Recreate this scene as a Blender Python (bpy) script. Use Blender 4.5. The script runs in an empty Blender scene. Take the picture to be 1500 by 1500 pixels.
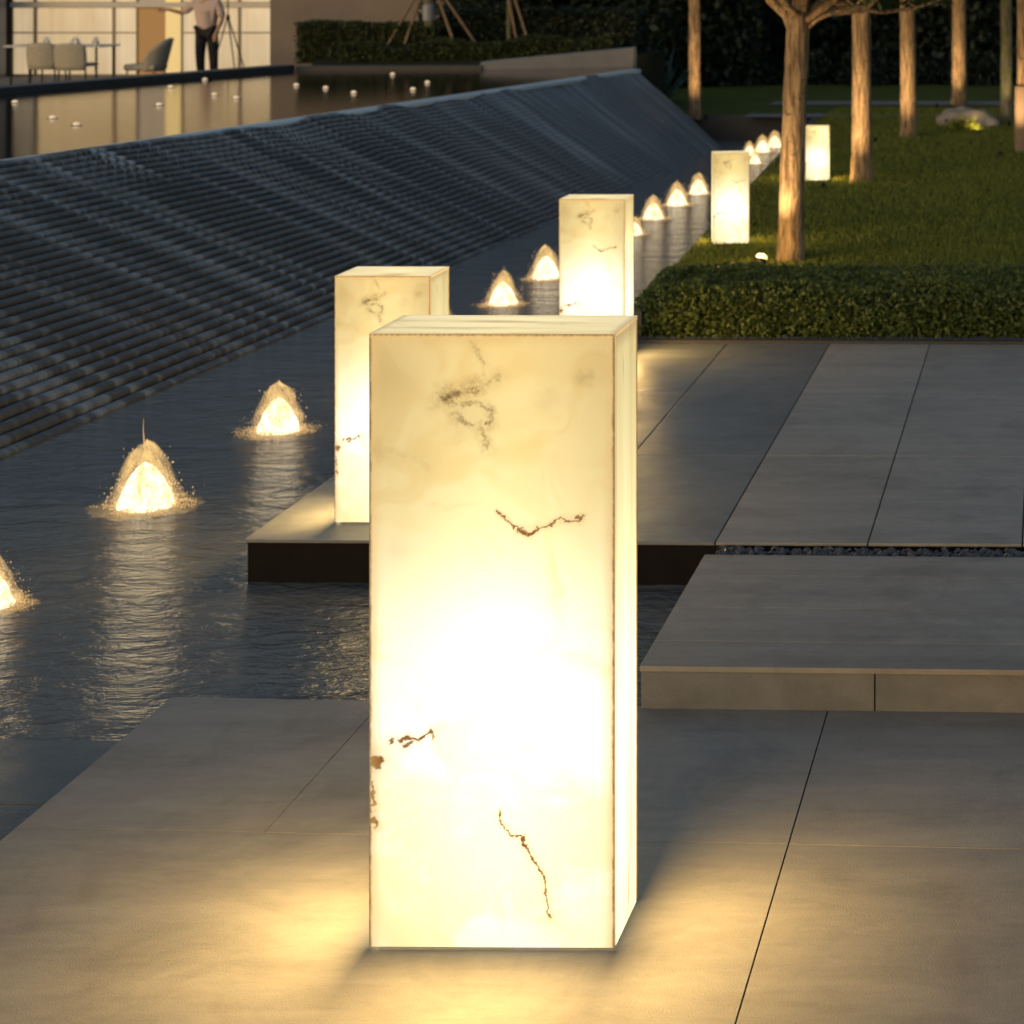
import bpy, bmesh, math, random
import numpy as np
from mathutils import Vector, noise as mnoise
random.seed(7); rng = np.random.default_rng(7)
sc = bpy.context.scene
C = sc.collection
F, VX, VY, H = 3000.0, 1535.0, -50.0, 2.4      # focal length in px of a 1500 px frame, vanishing point, eye height

def G(px, py, z=0.0):                           # ground point of a plane at height z
    Y = (H - z) * F / (py - VY)
    return Vector(((px - VX) * Y / F, Y, z))
def P(px, py, Y):                               # point at distance Y
    return Vector(((px - VX) * Y / F, Y, H - (py - VY) * Y / F))

# ------------------------------------------------------------------ materials
def newmat(name):
    m = bpy.data.materials.new(name); m.use_nodes = True
    nt = m.node_tree; nt.nodes.clear()
    return m, nt
class N:
    """tiny node helper"""
    def __init__(s, nt): s.nt = nt
    def n(s, t, **kw):
        nd = s.nt.nodes.new(t)
        for k, v in kw.items(): setattr(nd, k, v)
        return nd
    def put(s, sock, v):
        if hasattr(v, 'links') or isinstance(v, bpy.types.NodeSocket): s.nt.links.new(v, sock)
        else: sock.default_value = v
    def math(s, op, a, b=0.0, c=None, clamp=False):
        nd = s.n('ShaderNodeMath', operation=op); nd.use_clamp = clamp
        s.put(nd.inputs[0], a); s.put(nd.inputs[1], b)
        if c is not None: s.put(nd.inputs[2], c)
        return nd.outputs[0]
    def vmath(s, op, a, b=None, scale=None):
        nd = s.n('ShaderNodeVectorMath', operation=op)
        s.put(nd.inputs[0], a)
        if b is not None: s.put(nd.inputs[1], b)
        if scale is not None: s.put(nd.inputs['Scale'], scale)
        return nd.outputs['Value'] if op in ('DOT_PRODUCT', 'LENGTH', 'DISTANCE') else nd.outputs[0]
    def noise(s, vec, scale, detail=4, rough=0.55, dist=0.0):
        nd = s.n('ShaderNodeTexNoise'); s.put(nd.inputs['Vector'], vec)
        nd.inputs['Scale'].default_value = scale; nd.inputs['Detail'].default_value = detail
        nd.inputs['Roughness'].default_value = rough; nd.inputs['Distortion'].default_value = dist
        return nd
    def mapping(s, vec, scale=(1,1,1), rot=(0,0,0), loc=(0,0,0)):
        nd = s.n('ShaderNodeMapping'); s.put(nd.inputs['Vector'], vec)
        nd.inputs['Scale'].default_value = scale; nd.inputs['Rotation'].default_value = rot; nd.inputs['Location'].default_value = loc
        return nd.outputs[0]
    def ramp(s, fac, stops, interp='LINEAR'):
        nd = s.n('ShaderNodeValToRGB'); s.put(nd.inputs[0], fac)
        cr = nd.color_ramp; cr.interpolation = interp
        while len(cr.elements) < len(stops): cr.elements.new(0.5)
        for e, (p, c) in zip(cr.elements, stops):
            e.position = p
            e.color = (c, c, c, 1) if isinstance(c, (int, float)) else (*c, 1)
        return nd.outputs[0]
    def mix(s, fac, a, b, blend='MIX'):
        nd = s.n('ShaderNodeMix', data_type='RGBA', blend_type=blend)
        s.put(nd.inputs[0], fac)
        s.put(nd.inputs[6], a if not isinstance(a, tuple) else (*a, 1)[:4])
        s.put(nd.inputs[7], b if not isinstance(b, tuple) else (*b, 1)[:4])
        return nd.outputs[2]
    def maprange(s, v, a, b, c, d, smooth=False):
        nd = s.n('ShaderNodeMapRange'); nd.interpolation_type = 'SMOOTHSTEP' if smooth else 'LINEAR'
        s.put(nd.inputs[0], v)
        for i, x in enumerate((a, b, c, d)): nd.inputs[1+i].default_value = x
        return nd.outputs[0]
    def bump(s, h, strength=0.3, dist=0.01):
        nd = s.n('ShaderNodeBump'); nd.inputs['Strength'].default_value = strength; nd.inputs['Distance'].default_value = dist
        s.put(nd.inputs['Height'], h); return nd.outputs[0]
    def out(s, shader, disp=None):
        o = s.n('ShaderNodeOutputMaterial'); s.nt.links.new(shader, o.inputs[0])
    def pbr(s, color, rough=0.6, normal=None, metal=0.0, spec=0.5, **kw):
        p = s.n('ShaderNodeBsdfPrincipled')
        s.put(p.inputs['Base Color'], (*color, 1) if isinstance(color, tuple) else color)
        s.put(p.inputs['Roughness'], rough); p.inputs['Metallic'].default_value = metal
        s.put(p.inputs['Specular IOR Level'], spec)
        if normal is not None: s.nt.links.new(normal, p.inputs['Normal'])
        for k, v in kw.items(): s.put(p.inputs[k], v)
        return p.outputs[0]
    def coord(s, which='Object'):
        return s.n('ShaderNodeTexCoord').outputs[which]
    def pos(s): return s.n('ShaderNodeNewGeometry').outputs['Position']

def m_plain(name, col, rough=0.6, metal=0.0, nscale=20, amt=0.25, bump=0.1):
    m, nt = newmat(name); k = N(nt)
    v = k.coord()
    nz = k.noise(v, nscale, 5).outputs[0]
    dark = tuple(c*(1-amt) for c in col); light = tuple(min(1, c*(1+amt)) for c in col)
    col_ = k.mix(nz, dark, light)
    k.out(k.pbr(col_, rough, k.bump(nz, bump, 0.01), metal, 0.5 if rough < 0.9 else 0.12)); return m

def m_stone(name, c1, c2, rough=(0.45, 0.7), slabs=None, streak=(1, 6, 1), grain=1.0, wet=0.0):
    """honed paving stone; tone differs from slab to slab (random per island)"""
    m, nt = newmat(name); k = N(nt)
    p = k.pos()
    isl = k.n('ShaderNodeNewGeometry').outputs['Random Per Island']
    big = k.noise(k.mapping(p, streak), 1.3, 6, 0.6).outputs[0]
    fine = k.noise(p, 190, 3, 0.7).outputs[0]
    mid = k.noise(k.mapping(p, (1.6, 5, 2)), 4.0, 7, 0.7, 0.8).outputs[0]
    t = k.math('ADD', k.math('MULTIPLY', big, 0.5), k.math('MULTIPLY', mid, 0.5))
    t = k.maprange(t, 0.32, 0.68, 0, 1)
    col = k.mix(t, c1, c2)
    tone = k.maprange(isl, 0, 1, 0.90, 1.08)
    hs = k.n('ShaderNodeHueSaturation'); k.put(hs.inputs['Color'], col); k.put(hs.inputs['Value'], tone)
    col = hs.outputs[0]
    speck = k.ramp(fine, [(0.30, 0.72), (0.42, 1.0), (0.62, 1.0), (0.75, 1.16)])
    col = k.mix(grain, col, k.mix(1.0, col, speck, 'MULTIPLY'))
    stain = k.ramp(k.noise(p, 2.2, 8, 0.7, 0.8).outputs[0], [(0.33, 0.66), (0.52, 1.0)])
    col = k.mix(0.7, col, k.mix(1.0, col, stain, 'MULTIPLY'))
    r = k.maprange(k.noise(p, 3.0, 6, 0.65).outputs[0], 0.35, 0.65, rough[0], rough[1])
    b = k.bump(k.math('ADD', fine, k.math('MULTIPLY', mid, 0.6)), 0.45, 0.003)
    k.out(k.pbr(col, r, b)); return m

def m_water(name, base, sx=(1.1, 4.0, 1), s1=2.6, s2=9.0, strength=0.5, dist=0.03, rough=0.07):
    m, nt = newmat(name); k = N(nt)
    p = k.pos()
    a = k.noise(k.mapping(p, sx, rot=(0, 0, 0.16)), s1, 4, 0.55, 0.7).outputs[0]
    b = k.noise(k.mapping(p, (sx[0]*1.1, sx[1]*0.8, 1), rot=(0, 0, -0.2)), s2, 4, 0.6, 1.0).outputs[0]
    c = k.noise(k.mapping(p, (1.5, 3.0, 1)), s2*3.2, 3, 0.6, 0.5).outputs[0]
    h = k.math('ADD', k.math('MULTIPLY', a, 1.0), k.math('ADD', k.math('MULTIPLY', b, 0.42), k.math('MULTIPLY', c, 0.10)))
    nrm = k.bump(h, strength, dist)
    k.out(k.pbr(base, rough, nrm, 0, 0.5, IOR=1.33)); return m

def m_leaf(name, c1, c2, rough=0.55, trans=0.25):
    m, nt = newmat(name); k = N(nt)
    isl = k.n('ShaderNodeNewGeometry').outputs['Random Per Island']
    clump = k.noise(k.pos(), 2.2, 3).outputs[0]
    t = k.math('ADD', k.math('MULTIPLY', isl, 0.55), k.math('MULTIPLY', clump, 0.6), clamp=True)
    col = k.mix(k.maprange(t, 0.2, 0.95, 0, 1), c1, c2)
    d = k.pbr(col, rough, None, 0, 0.35)
    tr = k.n('ShaderNodeBsdfTranslucent'); k.put(tr.inputs[0], col)
    mx = k.n('ShaderNodeMixShader'); mx.inputs[0].default_value = trans
    nt.links.new(d, mx.inputs[1]); nt.links.new(tr.outputs[0], mx.inputs[2])
    k.out(mx.outputs[0]); return m

def m_bark(name, c1, c2, moss=0.0):
    m, nt = newmat(name); k = N(nt)
    v = k.coord()
    f = k.noise(k.mapping(v, (14, 14, 1.6)), 2.4, 6, 0.65, 0.7).outputs[0]
    kn = k.noise(k.mapping(v, (6, 6, 9)), 1.6, 4, 0.6, 1.2).outputs[0]
    big = k.noise(v, 1.6, 3).outputs[0]
    col = k.mix(k.maprange(f, 0.40, 0.60, 0, 1), c1, c2)
    col = k.mix(k.ramp(kn, [(0.62, 0.0), (0.70, 0.75)]), col, tuple(x*0.28 for x in c1))
    col = k.mix(k.ramp(big, [(0.45, 0.0), (0.65, 0.45)]), col, tuple(x*0.6 for x in c1))
    if moss: col = k.mix(k.ramp(k.noise(v, 5, 5, 0.7).outputs[0], [(0.45, 0.0), (0.6, moss)]), col, (0.10, 0.12, 0.02))
    k.out(k.pbr(col, 0.85, k.bump(k.math('ADD', f, k.math('MULTIPLY', kn, 0.5)), 0.9, 0.02))); return m

def m_emit(name, col, strength, body=(0.8, 0.8, 0.8)):
    m, nt = newmat(name); k = N(nt)
    p = k.pbr(body, 0.5, **{'Emission Color': (*col, 1), 'Emission Strength': strength}); k.out(p); return m

# ---- alabaster faces.  u 0..1 across, w 0..2.5 up (in face widths)
def px2(x, y): return ((x-540)/361.0, (1390-y)/361.0)
VEINS = [  # pixels of the big lantern, width, strength, colour group (0 grey-brown, 1 rust)
 ([(652,580),(668,573),(680,569),(694,568)], 0.016, 0.95, 0),
 ([(662,577),(678,590),(700,592),(712,603)], 0.010, 0.55, 0),
 ([(712,603),(717,615),(708,622)], 0.013, 0.9, 0),
 ([(668,602),(680,618),(697,628),(707,642),(716,655)], 0.012, 0.62, 0),
 ([(692,568),(708,562),(722,550),(734,545)], 0.014, 0.35, 0),
 ([(688,500),(697,515),(706,530),(704,552)], 0.008, 0.35, 0),
 ([(634,596),(645,585),(660,578)], 0.012, 0.25, 0),
 ([(728,750),(742,764),(768,774),(790,771),(806,769)], 0.0055, 0.75, 1),
 ([(766,773),(776,777),(782,771)], 0.010, 0.8, 1),
 ([(806,769),(815,762),(822,765),(842,761),(858,759)], 0.0055, 0.7, 1),
 ([(620,738),(660,742),(690,738),(706,734)], 0.005, 0.07, 1),
 ([(541,648),(560,655),(600,664),(630,690)], 0.014, 0.10, 0),
 ([(566,1090),(572,1082)], 0.009, 0.7, 1),
 ([(584,1088),(594,1078),(612,1086),(626,1073)], 0.012, 0.9, 1),
 ([(588,1096),(602,1090)], 0.012, 0.75, 1),
 ([(628,1072),(636,1086)], 0.005, 0.5, 1),
 ([(540,1112),(553,1119)], 0.024, 1.0, 1),
 ([(541,1150),(544,1170),(542,1190)], 0.009, 0.7, 1),
 ([(541,1208),(547,1213)], 0.012, 0.85, 1),
 ([(727,1188),(733,1206),(752,1222),(768,1230)], 0.0055, 0.8, 1),
 ([(768,1230),(774,1246),(788,1270),(796,1296)], 0.0075, 0.9, 1),
 ([(796,1296),(800,1318),(806,1345)], 0.0055, 0.75, 1),
 ([(560,1205),(600,1192),(650,1186),(700,1190)], 0.006, 0.03, 1),
]
def m_alabaster_front(name, power=1.0):
    """veins come from the panel's own vertex attributes vein_grey / vein_rust / cloud; brightness is set by the lamp inside"""
    m, nt = newmat(name); k = N(nt)
    uv = k.n('ShaderNodeUVMap').outputs[0]
    sep = k.n('ShaderNodeSeparateXYZ'); k.put(sep.inputs[0], uv)
    u, v = sep.outputs[0], sep.outputs[1]
    at = k.n('ShaderNodeAttribute'); at.attribute_name = 'vein'
    sa = k.n('ShaderNodeSeparateXYZ'); k.put(sa.inputs[0], at.outputs['Vector'])
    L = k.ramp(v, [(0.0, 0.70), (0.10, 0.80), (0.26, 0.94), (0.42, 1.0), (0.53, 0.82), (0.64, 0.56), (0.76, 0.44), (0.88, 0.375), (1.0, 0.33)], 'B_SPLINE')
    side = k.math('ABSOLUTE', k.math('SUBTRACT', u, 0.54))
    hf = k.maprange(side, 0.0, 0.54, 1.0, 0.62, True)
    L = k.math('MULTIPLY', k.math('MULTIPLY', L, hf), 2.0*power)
    hue = k.ramp(v, [(0.0, (1, .86, .50)), (0.12, (1, .90, .62)), (0.35, (1, .92, .68)), (0.55, (1, .89, .58)), (0.68, (1, .84, .42)), (0.82, (1, .80, .33)), (1.0, (1, .74, .26))])
    cl = k.ramp(sa.outputs[2], [(0.0, (0.90, 0.84, 0.68)), (0.5, (0.96, 0.94, 0.88)), (1.0, (1.01, 1.01, 1.02))])
    base = k.mix(1.0, hue, cl, 'MULTIPLY')
    s_ = k.n('ShaderNodeVectorMath', operation='SCALE'); k.put(s_.inputs[0], base); k.put(s_.inputs['Scale'], L)
    col = s_.outputs[0]
    col = k.mix(k.math('MULTIPLY', sa.outputs[0], 0.93), col, (0.15, 0.075, 0.026))
    col = k.mix(k.math('MULTIPLY', sa.outputs[1], 0.99), col, (0.22, 0.075, 0.008))
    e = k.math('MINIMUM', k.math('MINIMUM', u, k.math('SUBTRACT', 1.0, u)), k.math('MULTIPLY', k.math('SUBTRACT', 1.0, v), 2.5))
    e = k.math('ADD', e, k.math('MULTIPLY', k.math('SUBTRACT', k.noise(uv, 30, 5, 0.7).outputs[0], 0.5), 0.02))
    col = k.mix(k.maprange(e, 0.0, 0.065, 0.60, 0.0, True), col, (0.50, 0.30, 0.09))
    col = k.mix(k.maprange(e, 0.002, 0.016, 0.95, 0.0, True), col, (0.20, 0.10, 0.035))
    vm = k.math('MAXIMUM', k.math('MAXIMUM', sa.outputs[0], sa.outputs[1]), k.maprange(e, 0.0, 0.012, 1.0, 0.0, True))
    bc = k.mix(vm, (0.50, 0.44, 0.33), (0.05, 0.03, 0.012))
    k.out(k.pbr(bc, 0.4, **{'Emission Color': col, 'Emission Strength': 1.0}))
    return m
_tab = np.random.default_rng(3).random((256, 256))
def vnoise(x, y, oct=5, gain=0.55):
    r = np.zeros_like(x); a = 1.0; tot = 0.0
    for o_ in range(oct):
        xi = np.floor(x).astype(int); yi = np.floor(y).astype(int); fx = x-xi; fy = y-yi
        fx = fx*fx*(3-2*fx); fy = fy*fy*(3-2*fy); T_ = _tab
        g_ = lambda i, j: T_[(xi+i+o_*37) % 256, (yi+j+o_*91) % 256]
        r += a*((g_(0,0)*(1-fx)+g_(1,0)*fx)*(1-fy) + (g_(0,1)*(1-fx)+g_(1,1)*fx)*fy); tot += a
        a *= gain; x = x*2.03+5.1; y = y*2.03+3.7
    return r/tot
def ss(x, a, b):
    t = np.clip((x-a)/(b-a), 0, 1); return t*t*(3-2*t)
def vein_fields(U, V, shift=0.0, flip=False):
    X = U.copy(); Yq = V*2.5
    if flip: X = 1-X
    ox = (vnoise(X*9+shift, Yq*9, 3)-.5)*0.05 + (vnoise(X*34+7+shift, Yq*34, 4, .7)-.5)*0.040
    oy = (vnoise(X*9+31, Yq*9+shift, 3)-.5)*0.05 + (vnoise(X*34+51, Yq*34+shift, 4, .7)-.5)*0.040
    qx, qy = X+ox, Yq+oy
    out = [np.zeros_like(X), np.zeros_like(X)]
    for pts, wd, st, grp in VEINS:
        pp = [px2(*t) for t in pts]; dm = np.full_like(X, 9.0)
        for i, (a, b) in enumerate(zip(pp[:-1], pp[1:])):
            bx_, by_ = b[0]-a[0], b[1]-a[1]; h = np.clip(((qx-a[0])*bx_+(qy-a[1])*by_)/(bx_*bx_+by_*by_), 0, 1)
            dm = np.minimum(dm, np.hypot(qx-a[0]-bx_*h, qy-a[1]-by_*h))
        core = (1-ss(dm, wd*0.25, wd*(1.7 if grp == 0 else 1.15)))*st; halo = (1-ss(dm, 0, wd*5))*st*(0.42 if grp == 0 else 0.15)
        out[grp] = np.maximum(out[grp], np.maximum(core, halo))
    g1 = 0.45+0.55*ss(vnoise(X*55, Yq*55, 4, .75), 0.36, 0.56)
    fib = 0.6+0.4*ss(vnoise((X+Yq)*60, (Yq-X)*12, 4, .7), .35, .6)
    # smudges
    def blob(px_, py_, rx, ry): 
        c = px2(px_, py_); return np.exp(-((qx-c[0])/rx)**2-((qy-c[1])/ry)**2)
    sm = 0.30*blob(857,555,.035,.022)+0.22*blob(552,660,.03,.05)+0.12*blob(800,585,.05,.04)+0.10*blob(585,810,.04,.03)+0.18*blob(690,615,.09,.10)+0.15*blob(712,560,.06,.04)+0.12*blob(560,560,.10,.08)
    out[0] = 1-(1-np.clip(np.maximum(out[0]*g1*fib, sm*.7), 0, 1))**1.35; out[1] = 1-(1-np.clip(out[1]*(0.6+0.4*g1), 0, 1))**2.6
    w1 = vnoise(X*2.6+1.5*(vnoise(X*2+9, Yq*2, 3)-.5)*2, Yq*2.6+2*(vnoise(X*2, Yq*2+4, 3)-.5), 6, .6)
    cloud = ss(w1, 0.33, 0.60)
    rid = 1-np.abs(vnoise(X*2.1+3+2*(vnoise(X*3, Yq*3, 3)-.5), Yq*2.1+1, 6, .62)-.5)*22
    cloud = np.clip(cloud - 0.30*np.clip(rid, 0, 1)*ss(vnoise(X*3+20, Yq*3, 2), .45, .65), 0, 1)
    return np.stack([out[0], out[1], cloud], -1)
def alabaster_face(name, a, b, d, mat, parent, nu, nv, shift=0.0, flip=False):
    """outer face as a fine grid so that the veins can live in its attributes"""
    a, b, d = (np.array(t, float) for t in (a, b, d))
    U, V = np.meshgrid(np.linspace(0,1,nu), np.linspace(0,1,nv))
    co = a + U[...,None]*(b-a) + V[...,None]*(d-a)
    idx = np.arange(nu*nv).reshape(nv, nu)
    f = np.stack([idx[:-1,:-1], idx[:-1,1:], idx[1:,1:], idx[1:,:-1]], -1).reshape(-1, 4)
    me = bpy.data.meshes.new(name); me.vertices.add(nu*nv); me.vertices.foreach_set('co', co.reshape(-1))
    me.loops.add(f.size); me.loops.foreach_set('vertex_index', f.reshape(-1).astype(np.int32))
    me.polygons.add(len(f)); me.polygons.foreach_set('loop_start', np.arange(0, f.size, 4, dtype=np.int32)); me.update(calc_edges=True)
    at = me.attributes.new('vein', 'FLOAT_VECTOR', 'POINT'); at.data.foreach_set('vector', vein_fields(U, V, shift, flip).reshape(-1))
    l = me.uv_layers.new(name='UVMap'); uvv = np.stack([U, V], -1).reshape(-1, 2)[f.reshape(-1)]; l.data.foreach_set('uv', uvv.reshape(-1))
    me.materials.append(mat); o = bpy.data.objects.new(name, me); C.objects.link(o); o.parent = parent
    return o
def m_alabaster_streak(name, level, power=1.0, axis=0, seed=3.0):
    """streaky slab for the sides (axis 0: streaks run up) and the top (axis 1: streaks run across)"""
    m, nt = newmat(name); k = N(nt)
    uv = k.n('ShaderNodeUVMap').outputs[0]
    sep = k.n('ShaderNodeSeparateXYZ'); k.put(sep.inputs[0], uv)
    u, v = sep.outputs[0], sep.outputs[1]
    scl = (1.8, 0.8, 1) if axis == 0 else (0.9, 5.0, 1)
    q = k.mapping(uv, scl, loc=(seed, seed*2, 0))
    st = k.noise(q, 1.0, 7, 0.62, 0.5).outputs[0]
    fine = k.noise(k.mapping(uv, (scl[0]*5, scl[1]*3, 1)), 1.0, 5, 0.7, 0.5).outputs[0]
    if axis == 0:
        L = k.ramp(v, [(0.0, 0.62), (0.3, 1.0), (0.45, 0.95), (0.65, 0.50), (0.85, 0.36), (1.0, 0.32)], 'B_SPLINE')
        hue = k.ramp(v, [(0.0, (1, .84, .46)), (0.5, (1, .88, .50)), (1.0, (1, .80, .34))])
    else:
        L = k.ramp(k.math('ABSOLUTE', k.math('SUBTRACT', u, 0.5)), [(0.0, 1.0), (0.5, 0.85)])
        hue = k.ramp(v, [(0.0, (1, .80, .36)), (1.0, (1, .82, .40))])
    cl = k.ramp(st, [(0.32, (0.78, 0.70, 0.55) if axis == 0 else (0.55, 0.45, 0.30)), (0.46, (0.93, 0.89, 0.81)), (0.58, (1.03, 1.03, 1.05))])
    base = k.mix(1.0, hue, cl, 'MULTIPLY')
    s_ = k.n('ShaderNodeVectorMath', operation='SCALE'); k.put(s_.inputs[0], base); k.put(s_.inputs['Scale'], k.math('MULTIPLY', L, level*power))
    col = s_.outputs[0]
    dark = k.ramp(fine, [(0.62, 0.0), (0.68, 0.9)])
    col = k.mix(dark, col, (0.20, 0.10, 0.03))
    line = k.ramp(k.noise(k.mapping(uv, (scl[0]*0.8, scl[1]*0.8, 1), loc=(seed*3, 1, 0)), 1.0, 3, 0.5, 0.2).outputs[0], [(0.492, 0.0), (0.50, 0.55), (0.506, 0.0)])
    col = k.mix(line, col, (0.26, 0.15, 0.06))
    a = k.math('MINIMUM', k.math('MINIMUM', u, k.math('SUBTRACT', 1.0, u)), k.math('MINIMUM', v if axis else 1.0, k.math('SUBTRACT', 1.0, v)))
    col = k.mix(k.maprange(a, 0.0, 0.04, 0.7, 0.0, True), col, (0.38, 0.23, 0.09))
    k.out(k.pbr((0.55, 0.48, 0.36), 0.35, **{'Emission Color': col, 'Emission Strength': 1.0}))
    return m

M = {}
M['front'] = m_alabaster_front('alabaster_front')
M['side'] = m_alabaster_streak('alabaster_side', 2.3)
M['side_boosted'] = m_alabaster_streak('alabaster_side_boosted', 6.0, seed=9.0)  # unseen left face, emission raised to brighten the ground beside it
M['top'] = m_alabaster_streak('alabaster_top', 0.86, axis=1, seed=5.0)
M['top_plain'] = m_alabaster_streak('alabaster_top_pale', 0.95, axis=1, seed=8.0)
M['deck'] = m_stone('deck_stone', (0.165, 0.164, 0.165), (0.245, 0.242, 0.235), (0.55, 0.75))
M['tread'] = m_stone('tread_stone', (0.25, 0.215, 0.18), (0.38, 0.33, 0.28), (0.5, 0.7), streak=(0.5, 9, 1))
M['riser'] = m_stone('riser_stone', (0.14, 0.135, 0.13), (0.21, 0.20, 0.19), (0.5, 0.7), streak=(0.5, 3, 3))
M['wetslab'] = m_stone('wet_slab_stone', (0.13, 0.138, 0.145), (0.20, 0.208, 0.215), (0.32, 0.5))
M['dryslab'] = m_stone('dry_slab_stone', (0.27, 0.245, 0.215), (0.39, 0.355, 0.315), (0.5, 0.7), streak=(0.6, 7, 1))
M['ledge'] = m_stone('wet_ledge_stone', (0.035, 0.037, 0.04), (0.075, 0.077, 0.08), (0.12, 0.3))
M['darkside'] = m_plain('dark_side_stone', (0.012, 0.010, 0.009), 0.95, nscale=8, amt=0.4)
M['joint'] = m_plain('joint_mortar', (0.02, 0.02, 0.02), 0.9)
M['water'] = m_water('fountain_pool_water', (0.11, 0.118, 0.125), sx=(1.0,2.3,1), s1=2.2, s2=6.5, strength=0.55, dist=0.085, rough=0.14)
M['upper'] = m_water('upper_pool_water', (0.012, 0.012, 0.013), sx=(1, 5, 1), s1=2.5, s2=8, strength=0.10, dist=0.01, rough=0.03)
M['gravel'] = m_plain('black_gravel', (0.05, 0.055, 0.065), 0.35, nscale=30, amt=0.5)
M['bark'] = m_bark('tree_bark', (0.13, 0.082, 0.042), (0.46, 0.31, 0.17))
M['bark_moss'] = m_bark('mossy_bark', (0.09, 0.085, 0.06), (0.24, 0.21, 0.16), 0.8)
M['crown'] = m_leaf('crown_leaves', (0.018, 0.035, 0.010), (0.05, 0.085, 0.02))
M['cover'] = m_leaf('ground_cover_leaves', (0.05, 0.078, 0.018), (0.16, 0.20, 0.05))
M['grass'] = m_leaf('grass_blades', (0.105, 0.130, 0.018), (0.25, 0.28, 0.048))
M['hedge'] = m_leaf('hedge_leaves', (0.022, 0.035, 0.012), (0.075, 0.095, 0.03))
M['woods'] = m_leaf('woods_leaves', (0.006, 0.014, 0.010), (0.022, 0.040, 0.024), trans=0.1)
M['agave'] = m_leaf('agave_leaf', (0.06, 0.11, 0.09), (0.12, 0.19, 0.15))
M['soil'] = m_plain('soil', (0.035, 0.035, 0.018), 0.95, nscale=5, amt=0.5, bump=0.5)
M['lawnbase'] = m_plain('lawn_turf', (0.085, 0.105, 0.022), 0.95, nscale=3, amt=0.5, bump=0.5)
M['path'] = m_plain('pale_path', (0.20, 0.19, 0.18), 0.8, nscale=3)
M['kerb'] = m_plain('kerb_stone', (0.05, 0.045, 0.045), 0.5, nscale=8)
M['palewall'] = m_plain('pale_wall_stone', (0.26, 0.25, 0.26), 0.7, nscale=4)
M['facade'] = m_plain('facade_render', (0.22, 0.18, 0.15), 0.8, nscale=2)
M['frame'] = m_plain('frame_metal', (0.16, 0.14, 0.12), 0.45, 0.6)
M['whiteframe'] = m_plain('white_frame', (0.62, 0.58, 0.55), 0.5)
M['bluewall'] = m_plain('blue_grey_panel', (0.22, 0.25, 0.30), 0.35, nscale=2)
M['wooddoor'] = m_emit('glowing_brown_door', (0.22, 0.11, 0.035), 1.0, (0.2, 0.1, 0.04))  # lit look put into the door as emission
M['goldcol'] = m_emit('glowing_golden_panel', (0.66, 0.47, 0.17), 0.75, (0.6, 0.5, 0.3))  # panel's lit look painted in as emission
M['chair'] = m_plain('chair_shell', (0.42, 0.38, 0.30), 0.6)
M['darkmetal'] = m_plain('dark_metal', (0.02, 0.02, 0.022), 0.4, 0.6)
M['darkfabric'] = m_plain('dark_cloth', (0.016, 0.015, 0.02), 0.85)
M['pinkfabric'] = m_plain('pale_pink_cloth', (0.62, 0.47, 0.42), 0.8, nscale=6, amt=0.12)
M['skin'] = m_plain('skin', (0.48, 0.28, 0.18), 0.5)
M['hair'] = m_plain('hair', (0.02, 0.015, 0.01), 0.6)
M['linen'] = m_plain('white_linen', (0.75, 0.72, 0.66), 0.8)
M['stake'] = m_plain('timber_stake', (0.22, 0.15, 0.10), 0.8, nscale=10)
M['rock'] = m_plain('grey_rock', (0.28, 0.25, 0.22), 0.85, nscale=4, amt=0.45, bump=0.8)
M['lens'] = m_emit('spot_lens', (1, 0.74, 0.32), 9.0)
M['lens_warm'] = m_emit('spot_lens_warm', (1, 0.62, 0.18), 2.6)
M['poollight'] = m_emit('floating_glow', (1, 0.66, 0.32), 0.55)
M['brightleaf'] = m_leaf('bright_shrub_leaves', (0.12, 0.16, 0.01), (0.28, 0.30, 0.03))
def m_pane():
    m, nt = newmat('lit_window_pane'); k = N(nt)
    p = k.pos(); sp = k.n('ShaderNodeSeparateXYZ'); k.put(sp.inputs[0], p)
    nz = k.noise(k.mapping(p, (0.6, 1, 0.35)), 1.2, 3).outputs[0]
    fold = k.noise(k.mapping(p, (6, 1, 0.05)), 1.4, 3).outputs[0]
    isl = k.n('ShaderNodeObjectInfo').outputs['Random']
    c = k.mix(k.maprange(nz, 0.3, 0.7, 0, 1), (0.56, 0.40, 0.22), (0.78, 0.61, 0.38))
    s = k.math('MULTIPLY', k.maprange(fold, 0.3, 0.7, 0.86, 1.05), k.maprange(isl, 0, 1, 0.85, 1.05))
    h = k.maprange(sp.outputs[2], 1.55, 2.5, 1.0, 0.22, True)  # glow dimmed higher up, to darken the reflection in the pool
    k.out(k.pbr((0.12, 0.10, 0.08), 0.12, **{'Emission Color': c, 'Emission Strength': k.math('MULTIPLY', s, h)})); return m
M['pane'] = m_pane()
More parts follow.
